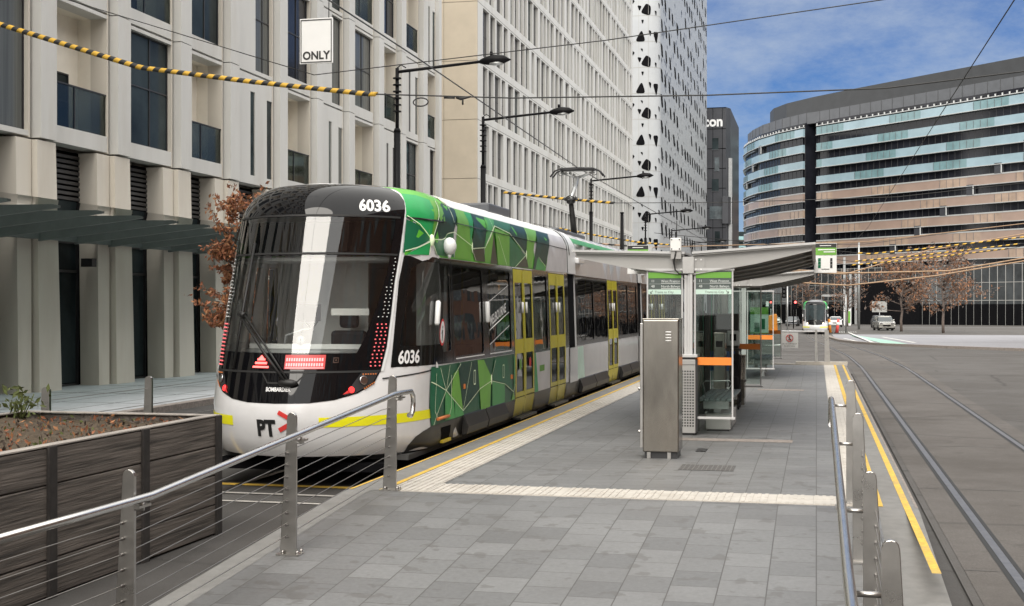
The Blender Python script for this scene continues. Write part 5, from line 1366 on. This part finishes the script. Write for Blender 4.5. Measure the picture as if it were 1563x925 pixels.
# ------------------------------------------------------------------ dark tower with letters
b4=thing('dark_tower','dark grey office tower with white letters near its top','tower',(-22,258,-1.7))
X4=-15.95; Y4=254; H4=40.2
mb=MB(); mb.xy([(-48,Y4),(X4-.9,Y4),(X4-.2,Y4+2),(X4-.2,Y4+30),(-48,Y4+30)],-2,H4); mb.build('shell','tower_dark',b4)
mb=MB(); mb.box(X4-.5,X4+.12,Y4+.9,Y4+2.6,-2,30.5); mb.build('white_edge','slab_white',b4)
mb=MB(); mb.box(-48,X4-.9,Y4-.02,Y4-.005,H4-.15,H4)
for z in (36.0,32.2,28.4,24.6,20.8,17,13.2,9.4): mb.box(-48,X4-.9,Y4-.03,Y4-.004,z,z+.12)
for x in (-17.6,-19.4,-21.2): mb.box(x,x+.08,Y4-.03,Y4-.004,0,H4)
mb.build('panel_joint','hole',b4)
for k,(xc,z,w,h,m) in enumerate(((-18.9,33.2,1.2,2.2,'bglass'),(-18.6,29.3,.9,2.6,'bglass_pale'),(-18.9,25.3,1.3,2.3,'bglass'),(-18.4,20.0,3.2,2.4,'bglass_pale'),(-18.5,15.2,1.0,2.4,'bglass'),(-18.8,10.6,1.8,2.6,'bglass'),(-22,33,1.2,2.2,'bglass'),(-22,29,1.2,2.2,'bglass'),(-22,25,1.2,2.2,'bglass'))):
    mb=MB(); mb.box(xc-w/2,xc+w/2,Y4-.06,Y4-.02,z-h/2,z+h/2); o=mb.build('window',m,b4); mb=MB(); mb.box(xc-w/2-.08,xc+w/2+.08,Y4-.12,Y4-.01,z-h/2-.1,z-h/2); mb.build('sill','roof_grey',o)
mb=MB(); mb.xy([(X4-1.6,Y4-.6),(X4-.5,Y4-.3),(X4+.2,Y4+1.6),(X4-1.6,Y4+1.6)],17.8,23.0); mb.build('projecting_bay','tower_dark',b4,bevel=.05)
mb=MB(); text3(mb,'con',lambda x,y:(-17.45+x,Y4-.08,36.6+y),2.7,'RIGHT',.09,.92); mb.add([],[]); mb.build('sign_lettering','letter_white',b4)
for v in (0,): pass
# small pale block in the gap
b6=thing('pale_block','small pale apartment block with aqua balconies in the far gap','building',(-20,420,-1.7))
mb=MB(); mb.box(-34,-24.6,420,440,-2,26.5); mb.box(-24.6,-20,421,440,-2,25.0); mb.build('wall','pale_building',b6)
for k in range(8):
    mb=MB(); mb.box(-24.4,-20,420.2,420.9,2+k*3.0,3.1+k*3.0); o=mb.build('balcony','aqua_glass',b6); mb=MB(); mb.box(-24.4,-20,420.85,420.95,3.1+k*3.0,4.6+k*3.0); mb.build('window','bglass',o)

# ------------------------------------------------------------------ curved office building, right
b5=thing('curved_office','curved office building with pale blue and pink spandrel bands above a dark glass podium','building',(10,285,-1.7))
PL=[(-14,350),(-16.4,338),(-17.3,328),(-17.0,320),(-15.6,313),(-12.8,304),(-8.2,294.8),(-2.8,287)]
PR=[(0.0,285),(12,272.5),(24,260.3),(36,248.2),(50,234.5),(66,219)]
def densify(pl,st):
    o=[]
    for (a,b),(c,d) in zip(pl,pl[1:]):
        l=math.hypot(c-a,d-b); n=max(1,round(l/st))
        o+=[(a+(c-a)*k/n,b+(d-b)*k/n) for k in range(n)]
    return o+[pl[-1]]
def offs(pl,d):
    o=[]
    for i,p in enumerate(pl):
        a=pl[max(0,i-1)];b=pl[min(len(pl)-1,i+1)]; t=Vector((b[0]-a[0],b[1]-a[1])).normalized(); o.append((p[0]+t.y*d,p[1]-t.x*d))
    return o
def ribbon(mb,pl,z0,z1,o0,o1,mf=lambda i:0):
    A=offs(pl,o0);B=offs(pl,o1)
    for i in range(len(pl)-1):
        v=[(*A[i],z0),(*B[i],z0),(*B[i+1],z0),(*A[i+1],z0),(*A[i],z1),(*B[i],z1),(*B[i+1],z1),(*A[i+1],z1)]
        f=[(0,1,2,3),(7,6,5,4),(1,5,6,2)]
        if i==0: f.append((0,4,5,1))
        if i==len(pl)-2: f.append((3,2,6,7))
        mb.add(v,f,mf(i))
for nm,pl in (('L',PL),('R',PR)):
    d=densify(pl,1.55); rnd=random.Random(11+len(nm+pl.__repr__()))
    mb=MB(); ribbon(mb,d,-2,41.2,-8,-.55); mb.build('glass_core','bglass_dark',b5)
    mb=MB(); A=offs(d,-.53)
    for p in A: mb.box(p[0]-.03,p[0]+.03,p[1]-.03,p[1]+.03,8,41)
    mb.build('mullion','dark_frame',b5)
    for k in range(9):
        zb=[38.3,34.87,31.4,27.9,24.4,20.9,17.4,14.1,10.8][k]; blue=k<4
        lo=5+ (k*5)%9; mb=MB()
        if blue: mf=lambda i,k=k: 1 if ((i+2*k+ (3 if nm=='L' else 0))%13)<5 else 0
        else: mf=lambda i,k=k: 1 if ((i+3*k)%11)<4 else 0
        ribbon(mb,d,zb,zb+1.62,-.5,0,mf); o=mb.build('spandrel_band',['spandrel_blue','spandrel_teal'] if blue else ['spandrel_pink','spandrel_tan'],b5)
        mb=MB(); ribbon(mb,d,zb-.13,zb,-.55,.22); mb.build('slab_edge','slab_white',o)
        if not blue: mb=MB(); ribbon(mb,d,zb+1.62,zb+1.85,-.5,.05); mb.build('coping','slab_white',o)
        mb=MB(); q=offs(d,.03)
        for i in range(len(d)-1):
            if mf(i): p=q[i]; mb.box(p[0]-.035,p[0]+.035,p[1]-.035,p[1]+.035,zb+.12,zb+1.5)
        mb.build('panel_divider','roof_grey',o)
        # a dark shutter and a white mast on each storey
        j=(len(d)*2//3+ -4*k)%(len(d)-4)+1; mb=MB(); q=offs(d,.10)
        ribbon(mb,[d[j],d[j+1]],zb-1.75,zb+.2,-.5,.06); mb.build('shutter','tower_dark',b5)
        mb=MB(); p=q[j+1]; mb.box(p[0]-.1,p[0]+.1,p[1]-.1,p[1]+.1,zb-1.7,zb); mb.build('mast','slab_white',b5)
        if nm=='L':
            mb=MB(); ribbon(mb,[d[i] for i in range(4,len(d)*2//3)],zb-.55,zb-.42,-.3,.05); mb.build('sunshade','galv',b5)
    if 1:
        mb=MB(); ribbon(mb,d,40.15,40.3,-.5,.1); 
        q=offs(d,-.2)
        for p in q: mb.box(p[0]-.12,p[0]+.12,p[1]-.12,p[1]+.12,40.3,40.75)
        mb.build('parapet','slab_white',b5)
mb=MB(); mb.add([(-2.8,287,-2),(0,285,-2),(3,289,-2),(-1,292,-2),(-2.8,287,41),(0,285,41),(3,289,41),(-1,292,41)],[(1,2,6,5),(2,3,7,6),(3,0,4,7)]); mb.build('recess','bglass_dark',b5)
C=PL[2:]+PR; RB=densify(offs(C[1:],-1.0),3)
mb=MB(); ribbon(mb,RB,41.0,43.4,-9,0); mb.build('roof_band','roof_grey',b5)
mb=MB(); q=offs(RB,.02)
for p in q: mb.box(p[0]-.04,p[0]+.04,p[1]-.04,p[1]+.04,41.0,43.4)
mb.build('roof_band_joint','roof_dark',b5)
T=densify([(-9.5,322),(-10.6,314),(-9.6,308),(-6.5,301),(-1,293.5),(6,285.5),(20,271),(40,250.8),(66,225)],3)
mb=MB(); ribbon(mb,T,43.2,47.6,-14,0); mb.build('plant_screen','roof_dark',b5)
mb=MB(); D2=[(-46,312),(-20,299),(-4,279.5)]; PD=densify(D2+[(10,266),(30,246),(66,210)],1.7)
ribbon(mb,PD,-2.2,9.6,-6,0);
M['podium']=pm('podium',(.05,.055,.058),.12,var=.5,scale=.3,spec=.7)
mb.build('podium_glass','podium',b5)
mb=MB(); q=offs(PD,.06)
for i,p in enumerate(q): mb.box(p[0]-.05,p[0]+.05,p[1]-.05,p[1]+.05,-2,9.6)
mb.build('podium_mullion','grey_panel',b5)
mb=MB()
for z in (3.0,6.2,9.4): ribbon(mb,PD,z,z+.12,-.1,.05)
mb.build('podium_transom','grey_panel',b5)
mb=MB(); ribbon(mb,PD,-2,2.4,-.3,.10); mb.build('entrance_band','hole',b5)
# portal on the right of the podium
mb=MB(); 
for x,y in ((5.3,262),(6.4,261),(7.4,260)): mb.box(x-.22,x+.22,y-.22,y+.22,-2,8.5+ (3 if x<6 else 0))
mb.build('portal_column','galv',b5)
mb=MB(); mb.box(8.2,20,257,260,-1.8,6.5); mb.build('portal_recess','hole',b5)
mb=MB(); mb.box(1.0,6,263,266,3.9,4.3); mb.build('entrance_canopy','slab_white',b5)
# building across the street on the right, seen only in reflections
b7=thing('brown_building','brown brick building with a window grid across the street','building',(30,0,0))
mb=MB(); mb.box(18.6,34,-110,-8,0,34); mb.build('wall','brownbrick',b7)
mb=MB()
for k in range(9):
    for j in range(24): mb.box(18.57,18.59,-100+3.7*j,-98.2+3.7*j,1.2+3.6*k,3.4+3.6*k)
stuff(mb.build('windows','bglass_pale',b7))
b7b=thing('brick_wing','lower wing of the brown brick building opposite the platform','building',(25,20,0))
mb=MB(); mb.box(19,34,-7.9,44,0,24); mb.build('wall','brownbrick',b7b)
mb=MB()
for k in range(6):
    for j in range(13): mb.box(18.97,18.99,-6.5+3.9*j,-4.6+3.9*j,1.2+3.7*k,3.4+3.7*k)
stuff(mb.build('windows','bglass_pale',b7b))
b8=thing('brick_block','low brown brick block with shop windows on the right side street','building',(25,85,-.5))
mb=MB(); mb.box(19.2,32,60,112,-1,13); mb.build('wall','brownbrick',b8)
mb=MB()
for k in range(4):
    for j in range(13): mb.box(19.17,19.195,61.5+3.9*j,63.9+3.9*j,.8+3.2*k,2.9+3.2*k)
stuff(mb.build('windows','bglass_pale',b8))

# ------------------------------------------------------------------ trees
def tree(name,label,loc,h,cr,nl,ls,mats,barkm,seed,trunk=.06,zc=None,group=None,zr=1.0,limbs=26):
    rn=random.Random(seed); st=random.getstate(); random.seed(seed)
    t=thing(name,label,'tree',loc,group); L=Vector(loc)
    mb=MB(); ht=h*.8; pts=[L+Vector((rn.uniform(-.05,.05)*k,rn.uniform(-.05,.05)*k,ht*k/6)) for k in range(7)]
    mb.tube(pts,[trunk*(1-.12*k) for k in range(7)],8); mb.build('trunk',barkm,t)
    zc=zc or h*.62; tips=[]; br=MB()
    for i in range(limbs):
        f=rn.uniform(.3,1.0); b=L+Vector((0,0,ht*f)); a=rn.uniform(0,2*PI); l=cr*rn.uniform(.55,1.05)*(1.15-.55*abs(f-.5))
        e=b+Vector((math.cos(a)*l,math.sin(a)*l,l*rn.uniform(.15,.9)*zr)); m=b.lerp(e,.5)+Vector((0,0,-.06*l))
        br.tube([b,m,e],[trunk*.4,trunk*.22,trunk*.06],5)
        for j in range(5):
            s=m.lerp(e,rn.random()); q=s+Vector((rn.gauss(0,1),rn.gauss(0,1),rn.gauss(.35,.8)))*cr*.24; br.tube([s,s.lerp(q,.5)+Vector((0,0,.02*cr)),q],[trunk*.14,trunk*.09,trunk*.035],4); tips.append((s,q))
    br.build('branch',barkm,t)
    if nl:
        mb=MB()
        for i in range(nl):
            s,q=rn.choice(tips); p=s.lerp(q,rn.uniform(.1,1.15)); leafquad(mb,p+Vector((rn.gauss(0,1),rn.gauss(0,1),rn.gauss(-.2,1)))*cr*.055,ls,rn.randint(0,len(mats)-1))
        mb.build('crown',mats,t)
    random.setstate(st); return t
tree('oak_tree','young oak with dry brown leaves beside the tram nose on left pavement',(-10.55,23.2,.1),4.7,.78,6000,.036,['dry_leaf','dry_leaf_light','dry_leaf'],'bark',21,.055,limbs=40,zr=.7)
TR=[(9.6,158,9.2,3.6,2600,'bare tree with rusty leaf remnants behind parked cars at right'),(4.6,205,8.6,3.4,500,'leafless grey tree before podium glass right of distant tram'),(-1.2,215,9.0,3.3,400,'leafless tree standing behind the distant tram roof'),(13.5,150,9.5,3.8,2200,'rust tinted bare tree farthest right on the street')]
for i,(x,y,h,c,n,l) in enumerate(TR):
    tree('street_tree',l,(x,y,G(y)),h,c,n,.13,['rust_leaf','bark_grey'],'bark_grey',40+i,.16,group='bare winter street trees',limbs=34)

# ------------------------------------------------------------------ cars
def make_car(label,loc,rz,paint,suv=True,light='tail_red'):
    t=thing('parked_car',label,'car',(0,0,0),'cars on the far street')
    h=.18 if suv else 0
    mb=MB(); mb.yz([(-2.25,.38),(-2.28,.72),(-2.12,.88+h*.5),(-1.15,1.0+h*.6),(2.0,1.02+h*.6),(2.26,.92+h*.5),(2.30,.45),(2.2,.32),(-2.15,.30)][::-1],-.88,.88); mb.build('body',paint,t,bevel=.09,seg=3)
    zb=.98+h*.6; zt=1.46+h
    def fr(y0,y1,y2,y3,z0,z1,w0,w1): return [(-w0,y0,z0),(w0,y0,z0),(w0,y3,z0),(-w0,y3,z0),(-w1,y1,z1),(w1,y1,z1),(w1,y2,z1),(-w1,y2,z1)]
    F6=[(0,3,2,1),(4,5,6,7),(0,1,5,4),(1,2,6,5),(2,3,7,6),(3,0,4,7)]
    mb=MB(); mb.add(fr(-1.15,-.40,1.75,2.1,zb,zt,.82,.66),F6); mb.build('cabin_glass','car_glass',t,bevel=.05)
    mb=MB(); mb.add(fr(-.46,-.36,1.72,1.80,zt-.03,zt+.04,.68,.63),F6); rf=mb.build('roof',paint,t,bevel=.03)
    mb=MB()
    for x in (-.745,.745):
        for y in (.25,1.2): mb.box(x-.045,x+.045,y-.05,y+.05,zb,zt-.02)
    mb.build('pillar',paint,t)
    for y in (-1.4,1.42):
        for x in (-.80,.80):
            mb=MB(); mb.cyl((x,y,.34),(1,0,0),.34,.22,18); w=mb.build('wheel','rubber',t); mb=MB(); mb.cyl((x*1.10,y,.34),(1,0,0),.20,.06,12); mb.build('rim','galv',w)
    for x in (-.66,.66):
        mb=MB(); mb.box(x-.18,x+.18,-2.30,-2.22,.72+h*.4,.86+h*.4); mb.build('headlight','reflector',t,bevel=.02)
        mb=MB(); mb.box(x-.15,x+.15,2.22,2.31,.75+h*.4,.92+h*.4); mb.build('tail_light','red',t,bevel=.02)
    mb=MB(); mb.box(-.45,.45,-2.305,-2.26,.50,.70); mb.build('grille','hole',t); mb=MB(); mb.box(-.9,.9,-2.33,-2.22,.34,.50); mb.build('bumper',paint,t,bevel=.03)
    for x in (-.93,.93):
        mb=MB(); mb.box(x-.09,x+.09,-.75,-.63,zb+.02,zb+.16); mb.build('mirror',paint,t,bevel=.03)
    t.location=loc; t.rotation_euler=(0,0,rz); return t
make_car('white car driving just right of the distant tram',(2.75,198,-1.0),0,'car_white',False)
make_car('silver wagon parked nearest at right kerb',(7.9,165,-.9),R(8),'car_silver',True)
make_car('pale silver car parked second along the right kerb',(8.6,174,-.9),R(6),'car_silver',True)
make_car('dark grey car parked third along the right kerb',(8.3,184,-.9),R(4),'car_grey',True)
make_car('white utility car left of distant tram behind orange barrier',(-7.2,225,-1.1),R(20),'car_white',True)
make_car('blue grey car half hidden left of the distant tram',(-3.6,210,-1.1),R(-5),'car_grey',False)
# ------------------------------------------------------------------ far street furniture
t=thing('barrier','orange plastic barrier with slanted top left of distant tram','barrier',(-5.2,153,-.9))
mb=MB(); mb.xz([(-6.6,-.9),(-6.6,.55),(-4.6,1.15),(-4.4,1.1),(-4.3,-.9)][::-1],152.6,153.3); mb.build('body','barrier_orange',t,bevel=.06)
mb=MB(); mb.box(-6.7,-4.2,152.4,153.5,-.9,-.75); mb.build('foot','barrier_orange',t)
for lab,x,mt,tilt in (('orange bollard standing at kerb nose beside distant tram',1.45,'barrier_orange',-.1),('red and white leaning bollard at kerb beside orange one',2.15,'bollard_red',.18)):
    t=thing('bollard',lab,'bollard',(x,146,-.9),'bollards at the kerb nose'); mb=MB(); mb.tube([(x,146,-.85),(x+tilt,146,.65)],[.19,.13],10); mb.build('post',mt,t); mb=MB(); mb.tube([(x,146,-.9),(x,146,-.82)],.3,12); mb.build('base','rubber',t)
    mb=MB(); mb.tube([(x+tilt*.55,146,-.02),(x+tilt*.75,146,.28)],[.172,.158],10); mb.build('band','sign_white',t)
t=thing('traffic_signal','grey pole traffic signal with black lamp box behind platform end','traffic signal',(-2.25,107,-.65))
x,y=-2.25,107
mb=MB(); mb.tube([(x,y,-.7),(x,y,3.9)],.06,8); mb.build('pole','galv',t)
mb=MB(); mb.box(x-.42,x-.10,y-.1,y+.12,2.7,3.75); hb=mb.build('lamp_box','hole',t,bevel=.03)
mb=MB()
for k in range(3): mb.cyl((x-.26,y-.13,2.9+.32*k),(0,1,0),.10,.06,12)
mb.build('lens','dark_frame',hb)
t=thing('traffic_signal','short black signal post with red lamp left of distant tram','traffic signal',(-3.0,175,-.9)); x,y=-2.9,175
mb=MB(); mb.tube([(x,y,-.9),(x,y,2.6)],.07,8); mb.build('pole','black_paint',t); mb=MB(); mb.box(x-.2,x+.5,y-.1,y+.1,1.6,2.8); mb.build('lamp_box','hole',t); mb=MB(); mb.cyl((x+.25,y-.12,2.55),(0,1,0),.16,.06,12); mb.build('red_lamp','led_red',t)
t=thing('traffic_signal','signal post with red lamp and white sign far left of distant tram','traffic signal',(-6.4,190,-1)); x,y=-6.3,190
mb=MB(); mb.tube([(x,y,-1),(x,y,2.6)],.07,8); mb.build('pole','galv',t); mb=MB(); mb.box(x-.25,x+.25,y-.1,y+.1,1.7,2.9); mb.build('lamp_box','hole',t); mb=MB(); mb.cyl((x,y-.12,2.6),(0,1,0),.16,.06,12); mb.build('red_lamp','led_red',t); mb=MB(); mb.box(x-.7,x-.3,y-.05,y,2.0,2.7); mb.build('plate','sign_white',t)
pole(3.2,150,4.2,.09,'slim pale pole just right of the distant tram','galv')
pole(5.2,170,11,.16,'tall pale pole right of distant tram before podium','galv')
t=thing('street_sign','blank grey sign board on post behind parked cars','sign',(9.1,190,-1)); mb=MB(); mb.tube([(8.6,190,-1),(8.6,190,2.2)],.06,6); mb.build('post','galv',t); mb=MB(); mb.box(7.6,9.6,189.9,190,1.2,2.7); mb.build('board','grey_panel',t)
t=thing('ticket_kiosk','small white and green street box near far footpath','kiosk',(5.1,230,-1.3)); mb=MB(); mb.box(4.6,5.7,229.5,230.2,-1.3,1.6); mb.build('body','sign_white',t,bevel=.05); mb=MB(); mb.box(5.2,5.6,229.4,229.49,-.8,1.2); mb.build('panel','sign_green',t)

split_parts(SPLITN)

# ------------------------------------------------------------------ sky, sun, camera
SUN_AZ,SUN_EL=187.,46.      # azimuth clockwise from +Y
w=bpy.data.worlds.new('World'); SC.world=w; w.use_nodes=True; t=w.node_tree; t.nodes.clear(); L=t.links
out=nd(t,'ShaderNodeOutputWorld'); bg=nd(t,'ShaderNodeBackground'); sk=nd(t,'ShaderNodeTexSky'); sk.sky_type='NISHITA'; sk.sun_disc=False
sk.sun_elevation=R(SUN_EL); sk.sun_rotation=R(SUN_AZ); sk.air_density=1.0; sk.dust_density=.6; sk.ozone_density=2.0
tc=nd(t,'ShaderNodeTexCoord'); mp=nd(t,'ShaderNodeMapping'); mp.inputs['Scale'].default_value=(1.0,1.0,2.2); mp.inputs['Location'].default_value=(.35,.1,.2); L.new(tc.outputs['Generated'],mp.inputs['Vector'])
n1=noise(t,mp.outputs['Vector'],7.5,12,.68); n2=noise(t,mp.outputs['Vector'],2.2,6,.6)
sx=nd(t,'ShaderNodeSeparateXYZ'); L.new(tc.outputs['Generated'],sx.inputs[0])
bk=nd(t,'ShaderNodeMapRange'); yz=nd(t,'ShaderNodeMath',operation='MULTIPLY_ADD'); L.new(sx.outputs['Z'],yz.inputs[0]); yz.inputs[1].default_value=-1.1; L.new(sx.outputs['Y'],yz.inputs[2]); L.new(yz.outputs[0],bk.inputs['Value']); bk.inputs['From Min'].default_value=.70; bk.inputs['From Max'].default_value=-.2; bk.inputs['To Min'].default_value=-.01; bk.inputs['To Max'].default_value=.34
bk2=nd(t,'ShaderNodeMapRange'); L.new(yz.outputs[0],bk2.inputs['Value']); bk2.inputs['From Min'].default_value=.55; bk2.inputs['From Max'].default_value=.1
ad=nd(t,'ShaderNodeMath',operation='MULTIPLY_ADD'); L.new(n2,ad.inputs[0]); ad.inputs[1].default_value=.55; L.new(n1,ad.inputs[2])
a2=nd(t,'ShaderNodeMath',operation='ADD'); L.new(ad.outputs[0],a2.inputs[0]); L.new(bk.outputs[0],a2.inputs[1])
cm=ramp(t,a2.outputs[0],[(.56,(0,0,0)),(1.35,(.9,)*3)])
c=mixc(t,cm,mixc(t,1.,sk.outputs['Color'],(.12,.225,.40),'MULTIPLY'),mixc(t,bk2.outputs[0],(2.4,2.8,3.4),(12.5,12.2,11.6)))
L.new(c,bg.inputs['Color']); bg.inputs['Strength'].default_value=.12
L.new(bg.outputs[0],out.inputs['Surface'])
ld=bpy.data.lights.new('sun','SUN'); ld.energy=2.0; ld.angle=R(40); ld.color=(1.,.94,.85)
so=bpy.data.objects.new('sun',ld); COL.objects.link(so)
d=Vector((math.sin(R(SUN_AZ))*math.cos(R(SUN_EL)),math.cos(R(SUN_AZ))*math.cos(R(SUN_EL)),math.sin(R(SUN_EL))))
so.rotation_euler=d.to_track_quat('Z','Y').to_euler(); so.location=(0,-20,60)
cd=bpy.data.cameras.new('camera'); cam=bpy.data.objects.new('camera',cd); COL.objects.link(cam)
cd.sensor_width=36; cd.lens=36*2000/1563; cd.shift_y=4.5/1563; cd.clip_end=6000; cd.clip_start=.1
cam.location=(0,0,2.06); cam.rotation_euler=(R(90),0,math.atan(464.5/2000)); SC.camera=cam
SC.view_settings.view_transform='Standard'; SC.view_settings.look='None'; SC.view_settings.gamma=1; SC.view_settings.use_curve_mapping=False
SC.view_settings.exposure=.74
SC.cycles.max_bounces=8; SC.cycles.transparent_max_bounces=16
